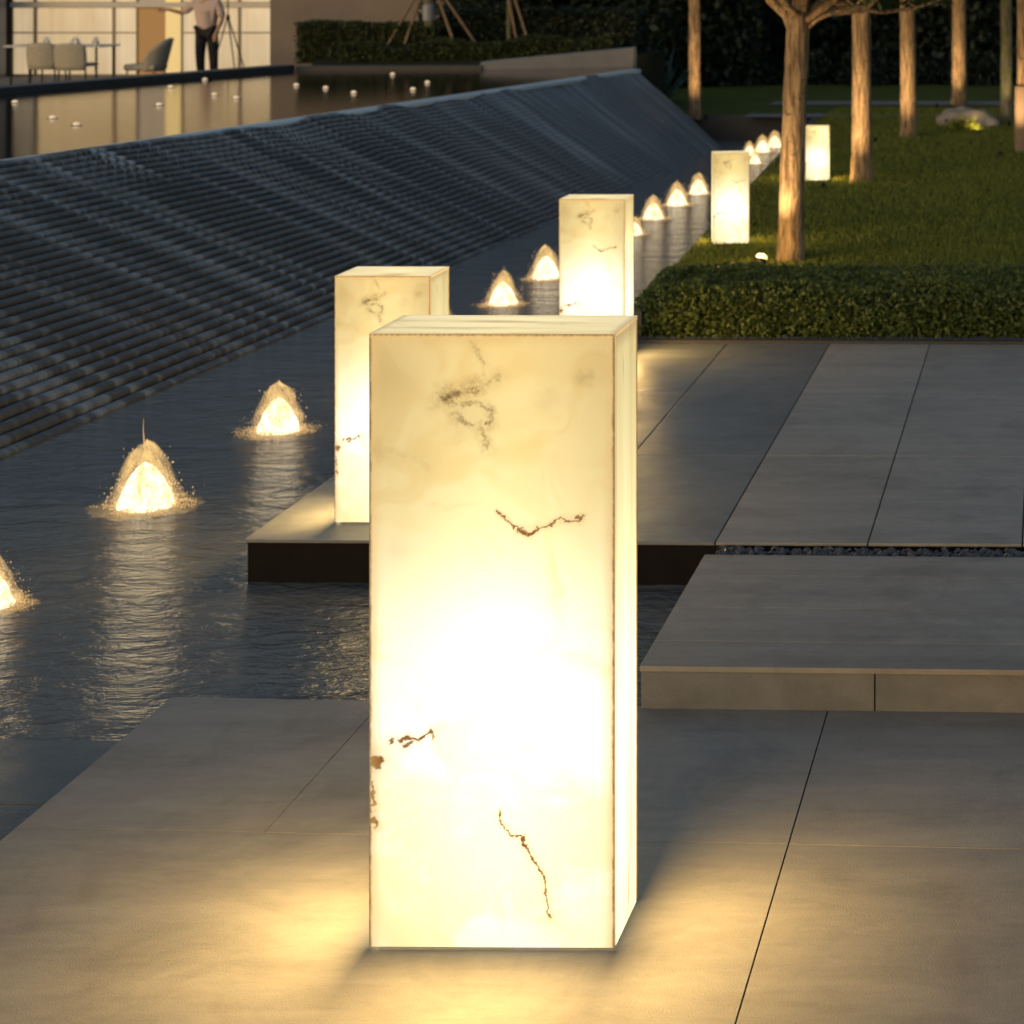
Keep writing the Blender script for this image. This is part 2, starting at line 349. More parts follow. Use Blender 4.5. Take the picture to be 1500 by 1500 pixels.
def m_weir():
    m, nt = newmat('weir_wet_stone'); k = N(nt)
    uv = k.n('ShaderNodeUVMap').outputs[0]     # x metres along, y 0 foot .. 1 crest
    sheet = k.noise(k.mapping(uv, (1.3, 0.35, 1)), 1.6, 4, 0.6, 0.5).outputs[0]
    thread = k.noise(k.mapping(uv, (9, 0.8, 1)), 1.5, 4, 0.65, 0.5).outputs[0]
    sp = k.n('ShaderNodeSeparateXYZ'); k.put(sp.inputs[0], uv)
    top = k.maprange(sp.outputs[1], 0.70, 0.95, 0, 1, True)
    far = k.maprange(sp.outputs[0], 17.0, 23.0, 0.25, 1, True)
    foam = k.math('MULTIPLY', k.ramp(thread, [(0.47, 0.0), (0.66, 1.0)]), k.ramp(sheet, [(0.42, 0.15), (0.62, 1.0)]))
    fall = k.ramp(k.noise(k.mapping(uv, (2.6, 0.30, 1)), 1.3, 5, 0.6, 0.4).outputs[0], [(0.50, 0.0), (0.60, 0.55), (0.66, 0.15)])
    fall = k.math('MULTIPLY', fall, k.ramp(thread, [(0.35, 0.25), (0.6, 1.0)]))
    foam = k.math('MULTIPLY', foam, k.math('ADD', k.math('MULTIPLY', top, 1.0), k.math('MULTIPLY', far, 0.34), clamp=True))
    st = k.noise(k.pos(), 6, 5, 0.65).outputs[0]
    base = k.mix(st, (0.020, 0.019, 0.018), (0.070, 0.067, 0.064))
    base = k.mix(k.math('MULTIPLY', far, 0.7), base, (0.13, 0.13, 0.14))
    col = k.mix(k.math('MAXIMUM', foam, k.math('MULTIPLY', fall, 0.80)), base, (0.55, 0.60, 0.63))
    r = k.maprange(sheet, 0.35, 0.65, 0.34, 0.6)
    b = k.bump(k.math('ADD', k.math('MULTIPLY', thread, 0.8), k.noise(k.pos(), 26, 4, 0.6).outputs[0]), 0.5, 0.015)
    k.out(k.pbr(col, r, b, 0, 0.38)); return m
M['weir'] = m_weir()
def m_foam(name, dens):
    m, nt = newmat(name); k = N(nt)
    v = k.coord()
    nz = k.noise(k.mapping(v, (9, 9, 3)), 2.5, 5, 0.7, 0.8).outputs[0]
    d = k.n('ShaderNodeBsdfTranslucent'); d.inputs[0].default_value = (0.95, 0.86, 0.7, 1)
    e = k.n('ShaderNodeBsdfDiffuse'); e.inputs[0].default_value = (0.85, 0.8, 0.7, 1)
    mx0 = k.n('ShaderNodeMixShader'); mx0.inputs[0].default_value = 0.3
    nt.links.new(d.outputs[0], mx0.inputs[1]); nt.links.new(e.outputs[0], mx0.inputs[2])
    t = k.n('ShaderNodeBsdfTransparent')
    mx = k.n('ShaderNodeMixShader'); k.put(mx.inputs[0], k.ramp(nz, [(0.40, 0.0), (0.62, dens)]))
    nt.links.new(t.outputs[0], mx.inputs[1]); nt.links.new(mx0.outputs[0], mx.inputs[2])
    k.out(mx.outputs[0]); return m
M['foam'] = m_foam('foam_shell', 0.28)
M['jetcore'] = m_emit('glowing_foam_core', (1, 0.86, 0.58), 2.2)  # underwater lamp's light put into the foam as emission
def m_curtain():
    m, nt = newmat('lit_foam_fringe'); k = N(nt)
    v = k.coord(); nz = k.noise(k.mapping(v, (7, 7, 3)), 2.2, 5, 0.7, 0.6).outputs[0]
    e = k.n('ShaderNodeEmission'); e.inputs[0].default_value = (1, 0.62, 0.25, 1); e.inputs[1].default_value = 0.95
    t = k.n('ShaderNodeBsdfTransparent'); mx = k.n('ShaderNodeMixShader')
    k.put(mx.inputs[0], k.ramp(nz, [(0.33, 0.1), (0.60, 0.92)]))
    nt.links.new(t.outputs[0], mx.inputs[1]); nt.links.new(e.outputs[0], mx.inputs[2]); k.out(mx.outputs[0]); return m

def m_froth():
    m, nt = newmat('glowing_froth_flecks'); k = N(nt)
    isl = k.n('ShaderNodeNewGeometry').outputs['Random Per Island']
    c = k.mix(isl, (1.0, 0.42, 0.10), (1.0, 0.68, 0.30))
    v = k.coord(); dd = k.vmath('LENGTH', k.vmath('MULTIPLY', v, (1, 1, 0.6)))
    st = k.maprange(dd, 0.09, 0.24, 0.55, 0.03)  # painted glow, fading away from the middle of the jet
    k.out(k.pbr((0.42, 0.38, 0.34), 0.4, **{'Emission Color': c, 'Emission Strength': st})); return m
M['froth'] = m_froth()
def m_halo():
    m, nt = newmat('glowing_spray_veil'); k = N(nt)
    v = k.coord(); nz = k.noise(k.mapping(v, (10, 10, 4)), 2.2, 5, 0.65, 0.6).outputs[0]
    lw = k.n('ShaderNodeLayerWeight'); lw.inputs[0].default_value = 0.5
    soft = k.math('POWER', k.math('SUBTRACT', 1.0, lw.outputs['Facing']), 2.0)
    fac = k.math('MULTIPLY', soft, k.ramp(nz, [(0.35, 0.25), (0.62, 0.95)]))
    e = k.n('ShaderNodeEmission'); e.inputs[0].default_value = (1, 0.64, 0.24, 1); e.inputs[1].default_value = 1.15  # orange lamplight in the spray painted as emission
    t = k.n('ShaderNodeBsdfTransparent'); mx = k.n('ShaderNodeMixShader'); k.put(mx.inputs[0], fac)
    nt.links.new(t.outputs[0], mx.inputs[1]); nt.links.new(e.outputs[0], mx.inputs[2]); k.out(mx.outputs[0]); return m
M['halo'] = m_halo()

# ------------------------------------------------------------------ mesh helpers
def mesh_obj(name, verts, faces, mat, parent=None, smooth=False, uvs=None):
    me = bpy.data.meshes.new(name); me.from_pydata([tuple(v) for v in verts], [], faces); me.update()
    me.materials.append(mat)
    if uvs is not None:
        l = me.uv_layers.new(name='UVMap')
        for lp in me.loops: l.data[lp.index].uv = uvs[lp.vertex_index]
    if smooth: me.polygons.foreach_set('use_smooth', [True]*len(me.polygons))
    o = bpy.data.objects.new(name, me); C.objects.link(o)
    if parent is not None: o.parent = parent
    return o
class MB:
    def __init__(s): s.v = []; s.f = []
    def add(s, vs, fs):
        b = len(s.v); s.v += [tuple(x) for x in vs]; s.f += [tuple(i+b for i in f) for f in fs]
    def box(s, a, b):
        (x0,y0,z0),(x1,y1,z1) = a, b
        s.add([(x0,y0,z0),(x1,y0,z0),(x1,y1,z0),(x0,y1,z0),(x0,y0,z1),(x1,y0,z1),(x1,y1,z1),(x0,y1,z1)],
              [(0,3,2,1),(4,5,6,7),(0,1,5,4),(1,2,6,5),(2,3,7,6),(3,0,4,7)])
    def prism(s, poly, z0, z1):
        """poly ccw list of (x, y); z1 may be a list"""
        n = len(poly); zt = z1 if isinstance(z1, (list, tuple)) else [z1]*n
        vs = [(x, y, z0) for x, y in poly] + [(x, y, z) for (x, y), z in zip(poly, zt)]
        s.add(vs, [tuple(range(n-1, -1, -1)), tuple(range(n, 2*n))] + [(i, (i+1) % n, n+(i+1) % n, n+i) for i in range(n)])
    def tube(s, pts, rad, seg=10, cap=True):
        pts = [Vector(p) for p in pts]; n = len(pts); base = len(s.v)
        if not isinstance(rad, (list, tuple)): rad = [rad]*n
        up = None
        for i, p in enumerate(pts):
            d = (pts[min(i+1, n-1)] - pts[max(i-1, 0)]).normalized()
            if up is None: up = d.orthogonal().normalized()
            up = (up - d*up.dot(d)).normalized(); w = d.cross(up)
            for j in range(seg):
                a = 2*math.pi*j/seg
                s.v.append(tuple(p + (up*math.cos(a) + w*math.sin(a))*rad[i]))
        for i in range(n-1):
            for j in range(seg):
                s.f.append((base+i*seg+j, base+i*seg+(j+1) % seg, base+(i+1)*seg+(j+1) % seg, base+(i+1)*seg+j))
        if cap:
            s.f.append(tuple(base+j for j in range(seg-1, -1, -1))); s.f.append(tuple(base+(n-1)*seg+j for j in range(seg)))
    def lathe(s, prof, seg=20, c=(0,0,0)):
        base = len(s.v); n = len(prof)
        for r, z in prof:
            for j in range(seg):
                a = 2*math.pi*j/seg; s.v.append((c[0]+r*math.cos(a), c[1]+r*math.sin(a), c[2]+z))
        for i in range(n-1):
            for j in range(seg): s.f.append((base+i*seg+j, base+i*seg+(j+1) % seg, base+(i+1)*seg+(j+1) % seg, base+(i+1)*seg+j))
        s.f.append(tuple(base+j for j in range(seg-1, -1, -1))); s.f.append(tuple(base+(n-1)*seg+j for j in range(seg)))
    def build(s, name, mat, parent=None, smooth=False, bevel=0.0):
        o = mesh_obj(name, s.v, s.f, mat, parent, smooth)
        if bevel:
            md = o.modifiers.new('bevel', 'BEVEL'); md.width = bevel; md.segments = 2; md.limit_method = 'ANGLE'
        return o
def thing(name, label, cat, loc=(0,0,0), rz=0, group=None):
    o = bpy.data.objects.new(name, None); C.objects.link(o); o.location = loc; o.rotation_euler = (0,0,rz)
    o.empty_display_size = 0.1
    return tag(o, label, cat, group)
def tag(o, label, cat, group=None, kind=None):
    if label: o['label'] = label
    if cat: o['category'] = cat
    if group: o['group'] = group
    if kind: o['kind'] = kind
    return o
def struct(o): o['kind'] = 'structure'; return o
def dup(root, loc, rz, label, scale=None, group=None):
    r = root.copy(); C.objects.link(r); r.location = loc; r.rotation_euler = (0,0,rz); r['label'] = label
    if group: r['group'] = group
    if scale: r.scale = scale
    for ch in list(root.children):
        c = ch.copy(); C.objects.link(c); c.parent = r
        for g in ch.children:
            d = g.copy(); C.objects.link(d); d.parent = c
    return r
def leaves(name, cen, size, mat, parent=None, aspect=0.5, up=0.0, curl=True, size_var=0.4):
    cen = np.asarray(cen, float); n = len(cen)
    d = rng.normal(size=(n,3)); d[:,2] += up; d /= np.linalg.norm(d, axis=1)[:,None]
    r = rng.normal(size=(n,3)); w = np.cross(d, r); w /= np.linalg.norm(w, axis=1)[:,None]
    nn = np.cross(d, w)
    L = (size*(1+size_var*rng.uniform(-1,1,n)))[:,None]
    V = np.empty((n,4,3))
    V[:,0] = cen - d*L*0.5; V[:,1] = cen + w*L*0.5*aspect + nn*L*0.08; V[:,2] = cen + d*L*0.5; V[:,3] = cen - w*L*0.5*aspect + nn*L*0.08
    me = bpy.data.meshes.new(name); me.vertices.add(n*4); me.vertices.foreach_set('co', V.reshape(-1))
    me.loops.add(n*4); me.loops.foreach_set('vertex_index', np.arange(n*4, dtype=np.int32))
    me.polygons.add(n); me.polygons.foreach_set('loop_start', np.arange(0, n*4, 4, dtype=np.int32))
    me.update(calc_edges=True); me.materials.append(mat)
    o = bpy.data.objects.new(name, me); C.objects.link(o)
    if parent is not None: o.parent = parent
    return o
def fbm(x, y, s=1.0, seed=0.0):
    return mnoise.fractal(Vector((x*s, y*s, seed)), 1.0, 2.0, 4)

# ------------------------------------------------------------------ setting: paving, steps, platform
ZW, ZP, ZL = -0.03, 0.14, 0.32        # fountain pool, upper platform, lawn
def slab_grid(xs, ys, z, th, gap=0.006, skew=0.0):
    mb = MB()
    for i in range(len(xs)-1):
        for j in range(len(ys)-1):
            x0, x1, y0, y1 = xs[i]+gap/2, xs[i+1]-gap/2, ys[j]+gap/2, ys[j+1]-gap/2
            f = lambda x, y: (x, y - skew*x)
            mb.prism([f(x0,y0), f(x1,y0), f(x1,y1), f(x0,y1)], z-th, z)
    return mb
SK = 0.052                       # the courses drift a little towards the viewer on the right
deck = slab_grid([-0.71,0.01,0.73,1.45,2.17,4,6], [-2.5,-0.9,0.7,2.3,3.9,5.56,6.575], 0.0, 0.06, 0.006, SK)
for xs_, ys_ in (([-2.875,-0.71],[-2.5,-0.9,0.7,2.3,5.56]), ([-2.875,-2.17,-0.71],[5.56,6.575])):
    d2 = slab_grid(xs_, ys_, 0.0, 0.06, 0.003, SK); deck.add(d2.v, d2.f)
struct(deck.build('terrace_paving', M['deck']))
mb = MB(); mb.box((-2.86,-2.7,-0.35),(6.3,6.2,-0.004)); struct(mb.build('terrace_base', M['joint']))
# submerged-looking wet ledge left of the terrace
lg = slab_grid([-8,-6.4,-4.4,-2.885],[-2.5,-0.5,2.0,4.2,5.82,6.31], -0.018, 0.10, 0.008, 0.03)
struct(lg.build('wet_ledge', M['ledge'], bevel=0.003))
# riser and tread
yr = 6.62
mb = MB()
for x0, x1 in ((-1.315,-0.56),(-0.555,0.9),(0.905,2.4),(2.405,6)):
    mb.prism([(x0,yr-SK*(x0+1.3)*0.6),(x1,yr-SK*(x1+1.3)*0.6),(x1,yr+0.04-SK*(x1+1.3)*0.6),(x0,yr+0.04-SK*(x0+1.3)*0.6)], -0.02, ZP-0.0195)
struct(mb.build('step_riser', M['riser']))
mb = MB()
ty = [yr-0.012, 6.86, 7.22, 7.60, 7.865]
for a, b in zip(ty[:-1], ty[1:]):
    g = 0.0022
    x0, x1 = -1.318, 6
    f = lambda x, y: (x, y - SK*(x+1.3)*0.6)
    mb.prism([f(x0,a+g), f(x1,a+g), f(x1,b-g), f(x0,b-g)], ZP-0.018, ZP)
struct(mb.build('step_tread', M['tread'], bevel=0.0015))
mb = MB(); mb.box((-1.30,yr+0.05-0.25,-0.35),(6,7.99,ZP-0.03)); 
mb.v = [(x, (y - SK*(x+1.3)*0.6 if True else y) + (0.25 if y < 7 else 0), z) for x, y, z in mb.v]
struct(mb.build('step_base', M['joint']))
# platform
px_ = [-3.17,-2.52,-1.92,-1.305,-0.705,-0.10,0.5,1.1,1.7,2.3,4.2,6.2]
py_ = [8.0,9.43,10.85,12.22]
wet = slab_grid(px_[:4], py_, ZP, 0.012, 0.006, 0.02); dry = slab_grid(px_[3:], py_, ZP, 0.012, 0.006, 0.02)
struct(wet.build('platform_paving_wet', M['wetslab'], bevel=0.0015)); struct(dry.build('platform_paving', M['dryslab'], bevel=0.0015))
mb = MB(); f = lambda x, y: (x, y-0.02*x)
mb.prism([f(-3.155,8.012), f(6.2,8.012), f(6.2,12.6), f(-3.155,12.6)], -0.35, ZP-0.0135)
struct(mb.build('platform_base', M['darkside']))
# gravel channel
pts = []
mb = MB()
for i in range(2600):
    x = random.uniform(-1.28, 5.0); y = random.uniform(7.872, 7.992) - 0.028*(x+1.3)
    r = random.uniform(0.009, 0.019); z = ZP - 0.018 + random.uniform(-0.006, 0.010)
    a = random.random()*6.28
    vs = []
    for k_ in range(6):
        an = a + k_*math.pi/3; rr = r*random.uniform(0.7, 1.2); vs.append((x+math.cos(an)*rr, y+math.sin(an)*rr*0.8, z+random.uniform(-.3,.3)*r))
    vs.append((x+random.uniform(-.3,.3)*r, y, z+r*0.8))
    mb.add(vs, [(j, (j+1) % 6, 6) for j in range(6)])
tag(mb.build('gravel', M['gravel']), 'black gravel filling the drain channel between step and platform', 'gravel', kind='stuff')
# edging strip between platform and planting
mb = MB(); mb.prism([f(-3.0,12.25), f(6.2,12.25), f(6.2,12.31), f(-3.0,12.31)], 0.0, ZP+0.012)
struct(mb.build('edging_strip', M['kerb']))
mb = MB()
for i in range(1500):
    x = random.uniform(-2.5, 2.0); y = random.uniform(12.315, 12.38)-0.02*x; r = random.uniform(0.010, 0.022); z = ZP
    vs = [(x+math.cos(k_*1.256)*r*random.uniform(.7,1.2), y+math.sin(k_*1.256)*r, z) for k_ in range(5)] + [(x, y, z+r)]
    mb.add(vs, [(j, (j+1) % 5, 5) for j in range(5)])
tag(mb.build('edging_gravel', M['gravel']), 'dark gravel along the foot of the clipped ground cover', 'gravel', kind='stuff')

# ------------------------------------------------------------------ water
def water_sheet(name, poly, z, mat):
    return struct(mesh_obj(name, [(x, y, z) for x, y in poly], [tuple(range(len(poly)))], mat))
water_sheet('fountain_pool_water', [(-9,-2.5),(-1.2,-2.5),(-1.2,8.1),(-2.5,8.1),(-2.5,12.6),(-2.95,24),(-3.4,28.6),(-6,28.6),(-6,10),(-9,10)], ZW, M['water'])

# ------------------------------------------------------------------ weir (cascade wall)
ZU = 1.01
def foot(Y): return -5.16 + (Y-10.08)*(0.84/17.22)
def crest(Y): return -7.36 + (Y-14.4)*(1.88/12.9) if Y > 8 else -7.36 - 6.4*(1.88/12.9)
NR = 32
prof = []                     # (s, offset) saw-tooth of stone ribs
for r in range(NR):
    for t, o_ in ((0.0, 0.0), (0.12, 0.85), (0.35, 1.0), (0.62, 0.85), (0.78, 0.25), (0.92, 0.0)): prof.append(((r+t)/NR, o_))
prof.append((1.0, 0.6))
Ys = [4 + 23.35*i/520 for i in range(521)]
vs, uvs = [], []
for Y in Ys:
    xf, xc = foot(Y), crest(Y)
    amp = 0.036 if Y < 16 else max(0.0015, 0.036*(1-(Y-16)/9))
    nx, nz = (ZU-ZW), (xf-xc); ln = math.hypot(nx, nz); nx /= ln; nz /= ln
    for s, o_ in prof:
        und = 0.05*fbm(Y*1.1, s*0.6, 1.0, 2.0)*min(1, max(0, (Y-14)/6)) + 0.003*fbm(Y*3, s*9, 1.0, 8.0)
        ofs = o_*amp + und
        vs.append((xf + (xc-xf)*s + nx*ofs, Y, ZW-0.02 + (ZU-ZW+0.02)*s + nz*ofs)); uvs.append((Y, s))
n = len(prof)
fs = [(i*n+j, (i+1)*n+j, (i+1)*n+j+1, i*n+j+1) for i in range(520) for j in range(n-1)]
# body behind, far end closed
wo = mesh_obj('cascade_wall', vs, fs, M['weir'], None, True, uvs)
md = wo.modifiers.new('edge', 'EDGE_SPLIT'); md.split_angle = math.radians(50)
tag(wo, 'long sloping dark stone cascade wall with ribbed wet face beside the pool', 'wall')
eb = MB(); Y = 27.36
eb.add([(foot(Y),Y,ZW-0.05),(crest(Y),Y,ZU),(crest(Y)-1.2,Y,ZU-0.02),(crest(Y)-1.2,Y,ZW-0.05)], [(0,3,2,1)])
eb.build('end_face', M['darkside'], wo)
# crest rim, rounded wet lip
rim = MB()
rp, rr = [], []
rb_v, rb_f = [], []
for i in range(0, 521, 2):
    Y = Ys[i]; xc = crest(Y)
    j = 0.008*fbm(Y*4, 0, 1, 5)
    for dx, dz in ((0.035,-0.045),(0.045,-0.01),(0.02,0.012+j),(-0.05,0.016+j),(-0.12,0.010),(-0.16,-0.03)): rb_v.append((xc+dx, Y, ZU+dz))
k_ = len(rb_v)//6
rb_f = [(i*6+j, (i+1)*6+j, (i+1)*6+j+1, i*6+j+1) for i in range(k_-1) for j in range(5)]
def m_rim():  # sky reflection on the spilling water painted in as pale blue
    m, nt = newmat('rim_wet_sky_sheen'); k = N(nt); p = k.pos()
    a = k.ramp(k.noise(k.mapping(p, (1, 2.2, 1)), 2.2, 5, 0.7).outputs[0], [(0.40, 0.0), (0.55, 1.0)])
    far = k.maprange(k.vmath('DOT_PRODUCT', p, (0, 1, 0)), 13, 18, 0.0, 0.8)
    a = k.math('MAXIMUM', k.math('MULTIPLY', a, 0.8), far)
    k.out(k.pbr(k.mix(a, (0.03, 0.03, 0.035), (0.75, 0.84, 0.88)), 0.3, k.bump(k.noise(p, 20, 4).outputs[0], 0.3, 0.01))); return m
M['rim'] = m_rim()
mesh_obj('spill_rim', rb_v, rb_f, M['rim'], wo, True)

# ------------------------------------------------------------------ upper pool, its kerbs
kA, kB = G(-60, 133, 1.08), G(432, 95, 1.08)
fa, fb = G(705, 101, ZU), G(928, 97, ZU)
d_ = (kB-kA); kA2 = kA - d_*1.2
poly = [(crest(4)-0.1,4),(crest(8)-0.1,8)] + [(crest(Y)-0.1, Y) for Y in (12,20,27.3)] + [(fb.x, fb.y+0.1),(fa.x-0.1, fa.y+0.2),(kB.x, kB.y+0.3),(kA2.x,kA2.y),(-16,4)]
poly = [(p[0], p[1]) for p in poly]
water_sheet('upper_pool_water', poly, ZU-0.004, M['upper'])
dirn = d_.normalized(); nrm = Vector((-dirn.y, dirn.x, 0))
mb = MB()
a, b = kA2, kB
mb.prism([(a.x,a.y),(b.x,b.y),(b.x+nrm.x*0.3,b.y+nrm.y*0.3),(a.x+nrm.x*0.3,a.y+nrm.y*0.3)], 0.1, 1.08)
tag(mb.build('pool_kerb', M['kerb'], bevel=0.006), 'dark stone kerb wall holding back the upper pool before the glazed front', 'wall')
# planter: dark kerb, pale wedge wall
mb = MB(); c0 = G(432, 97, 1.05); c1 = G(706, 97, 1.05)
mb.prism([(kB.x+0.01, kB.y),(c1.x, c1.y),(c1.x, c1.y+0.22),(kB.x+0.01, kB.y+0.22)], 0.2, 1.06)
tag(mb.build('planter_kerb', M['kerb'], bevel=0.006), 'low dark kerb in front of the staked planter hedge', 'wall')
mb = MB()
q0 = Vector((fa.x, fa.y-0.05, 0)); q1 = Vector((fb.x, fb.y, 0))
mb.prism([(q0.x,q0.y),(q1.x,q1.y),(q1.x-0.02,q1.y+0.3),(q0.x,q0.y+0.3)], 0.2, [1.10,1.26,1.27,1.11])
tag(mb.build('planter_wall', M['palewall'], bevel=0.006), 'pale wedge shaped planter wall at the far end of the upper pool', 'wall')
mb = MB(); mb.prism([(c1.x-0.1, c1.y+0.15),(q1.x-0.1,q1.y+0.15),(q1.x-0.1,31.2),(-11.5,33),(kB.x+0.1,kB.y+0.15)], 0.0, [1.0,1.12,1.1,1.2,1.0])
struct(mb.build('planter_soil', M['soil']))

# ------------------------------------------------------------------ ground, lawn
def sheet(name, poly, z, mat): return struct(mesh_obj(name, [(x, y, z) for x, y in poly], [tuple(range(len(poly)))], mat))
sheet('ground', [(-250,-60),(250,-60),(250,400),(-250,400)], -0.42, M['soil'])
LE = lambda Y: -2.52 - (Y-12.4)*(0.5/11.0)          # left lip of the lawn
sheet('lawn_turf', [(LE(12.4)+.04,12.42),(60,12.42),(60,140),(-9,140),(-9,29.0),(LE(29)+.04,29.0)], ZL-0.02, M['lawnbase'])
mb = MB(); mb.prism([(LE(12.4),12.4),(LE(12.4)+0.06,12.4),(LE(29)+0.06,29),(LE(29),29)], -0.2, ZL-0.01)
struct(mb.build('lawn_edging', M['kerb']))
sheet('lawn_bank', [(-9,28.7),(LE(29),28.7),(LE(29),29.02),(-9,29.02)], ZL-0.016, M['lawnbase'])
mb = MB(); mb.box((-9,28.65,-0.3),(-3.2,28.7,ZL-0.01)); struct(mb.build('bank_edging', M['kerb']))
for i, (ya, yb) in enumerate(((147,153),(166,171))):
    A_, B_ = G(1100, yb, ZL), G(1100, ya, ZL)
    sheet('garden_path', [(-4.2,A_.y),(14,A_.y-0.3),(14,B_.y-0.3),(-4.2,B_.y)], ZL-0.006+0.002*i, M['path'])
# terrace floor by the building
sheet('cafe_terrace_floor', [(-60,18),(-17,18),(-9.01,30.5),(-9.01,60),(-60,60)], 0.25, M['path'])

# grass blades
n = 90000
yy = 13.6 + (30-13.6)*rng.random(n)**1.6; xx = rng.uniform(-0.2, 1, n)
xx = -3.1 + (xx+0.2)/1.2*3.6
keep = xx > (-2.50 - (yy-12.4)*(0.5/11.0)); xx, yy = xx[keep], yy[keep]
zz = np.full(len(xx), ZL+0.004)
g = leaves('grass', np.stack([xx, yy, zz], 1), 0.055, M['grass'], aspect=0.16, up=2.6)
tag(g, 'short mown grass of the lawn among the uplit tree trunks', 'grass', kind='stuff')
# ground cover block: bumpy clipped mass in front of the lawn
def cover_pts(n):
    P_ = []
    while len(P_) < n:
        x = random.uniform(-2.6, 2.4); y = 12.40 + random.random()**1.5*1.75
        if x < LE(y)-0.05: continue
        topz = 0.43 + 0.035*fbm(x*2.2, y*2.2, 1, 1.0) + 0.02*fbm(x*9, y*9, 1, 4.0)
        topz -= max(0, (y-13.4))*0.14
        e = min(1.0, (y-12.38)/0.10, (x-(LE(y)-0.05))/0.12); topz = 0.15 + (topz-0.15)*max(0.0, e)**0.45
        if random.random() < 0.62 and y > 12.6: z = topz - abs(random.gauss(0, 0.02))
        else:
            z = random.uniform(0.14, topz); 
            if y > 12.75 and z < topz-0.06: continue
        P_.append((x, y + 0.03*fbm(x*6, z*8, 1, 9), z))
    return P_
cv = leaves('ground_cover', cover_pts(85000), 0.030, M['cover'], aspect=0.55)
tag(cv, 'clipped leafy ground cover along the back of the platform', 'ground cover', kind='stuff')
mb = MB(); mb.prism([(LE(12.5)+0.08,12.50),(6,12.50),(6,14.4),(LE(14.4)+0.08,14.4)], 0.0, [0.34,0.34,0.28,0.28]); struct(mb.build('planting_soil', M['soil']))

# ------------------------------------------------------------------ alabaster lanterns
def quad(name, a, b, c, d, mat, parent, th, inward):
    """slab panel with UV 0..1 on its outer face; a b c d ccw seen from outside, inward = thickness direction"""
    vs = [Vector(t) for t in (a, b, c, d)]; iv = Vector(inward)*th
    vs += [v+iv for v in vs]
    uv = [(0,0),(1,0),(1,1),(0,1)]*2
    o = mesh_obj(name, vs, [(0,1,2,3),(7,6,5,4),(0,4,5,1),(1,5,6,2),(2,6,7,3),(3,7,4,0)], mat, parent, False, uv)
    return o
def lantern(name, w, d, h, loc, rz, label, group='glowing alabaster lanterns', bright_left=True, foot=2.0):
    t = thing(name, label, 'lantern', loc, rz, group)
    th, g = min(0.012, w*0.03), 0.0012
    x0, x1, y0, y1, z0 = -w/2, w/2, 0, d, 0.006
    nu = 300 if w > 0.5 else 120
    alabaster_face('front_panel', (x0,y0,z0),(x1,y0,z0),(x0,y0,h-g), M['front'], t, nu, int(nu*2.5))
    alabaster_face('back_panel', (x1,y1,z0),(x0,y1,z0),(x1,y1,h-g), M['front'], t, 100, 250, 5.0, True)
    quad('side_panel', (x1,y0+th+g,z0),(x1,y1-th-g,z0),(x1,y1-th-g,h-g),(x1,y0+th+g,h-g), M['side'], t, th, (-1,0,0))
    quad('side_panel', (x0,y1-th-g,z0),(x0,y0+th+g,z0),(x0,y0+th+g,h-g),(x0,y1-th-g,h-g), M['side_boosted'] if bright_left else M['side'], t, th, (1,0,0))
    quad('top_panel', (x0,y0,h),(x1,y0,h),(x1,y1,h),(x0,y1,h), M['top'] if w > 0.5 else M['top_plain'], t, th*0.8, (0,0,-1))
    # added flat lights just outside three faces, to brighten the ground glow
    for nx_, ny_, px0, py0, sw, sh, zc, e in ((-1,0,x0,d*.5,d*.96,h*.30,h*.20,1.35),(1,0,x1,d*.5,d*.8,h*.22,h*.22,1.15),(0,-1,w*.0,0,w*.74,h*.10,h*.27,1.75 if w > 0.5 else 0.12)):
        ld = bpy.data.lights.new('added_glow_light', 'AREA'); ld.shape = 'RECTANGLE'; ld.size = sw; ld.size_y = sh
        ld.energy = foot*e; ld.color = (1, 0.60, 0.18)
        lo = bpy.data.objects.new('added_glow_light', ld); C.objects.link(lo); lo.parent = t
        lo.location = (px0+nx_*0.003, py0+ny_*0.003, zc); lo.rotation_euler = Vector((nx_, ny_, 0)).to_track_quat('-Z', 'Z').to_euler()
    b = MB(); b.box((x0+th*1.5,y0+th*1.5,0),(x1-th*1.5,y1-th*1.5,0.02)); b.build('base_plate', M['darkmetal'], t)
    return t
p = G(720.5, 1391, 0); lantern('alabaster_lantern', 0.601, 0.262, 1.503, p, math.radians(-0.6), 'largest alabaster lantern, tall cream box standing on the near terrace', foot=15.0)
p = G(560, 767, ZP); lantern('alabaster_lantern', 0.387, 0.268, 1.003, p, 0, 'alabaster lantern at the left corner of the platform over the water', foot=7.0)
p = G(867, 527, ZP); lantern('alabaster_lantern', 0.378, 0.25, 0.921, p, 0, 'alabaster lantern on the platform between pool and clipped ground cover', foot=7.0)
p = G(1071, 356, ZL+0.01); lantern('alabaster_lantern', 0.27, 0.2, 0.68, (p.x, p.y, ZL), math.radians(12), 'small alabaster lantern on the lawn left of the nearest tree trunk', bright_left=False)
p = G(1196.5, 265, ZL); lantern('alabaster_lantern', 0.22, 0.12, 0.53, (p.x, p.y, ZL), 0, 'farthest small alabaster lantern on the lawn between two tree trunks', bright_left=False)

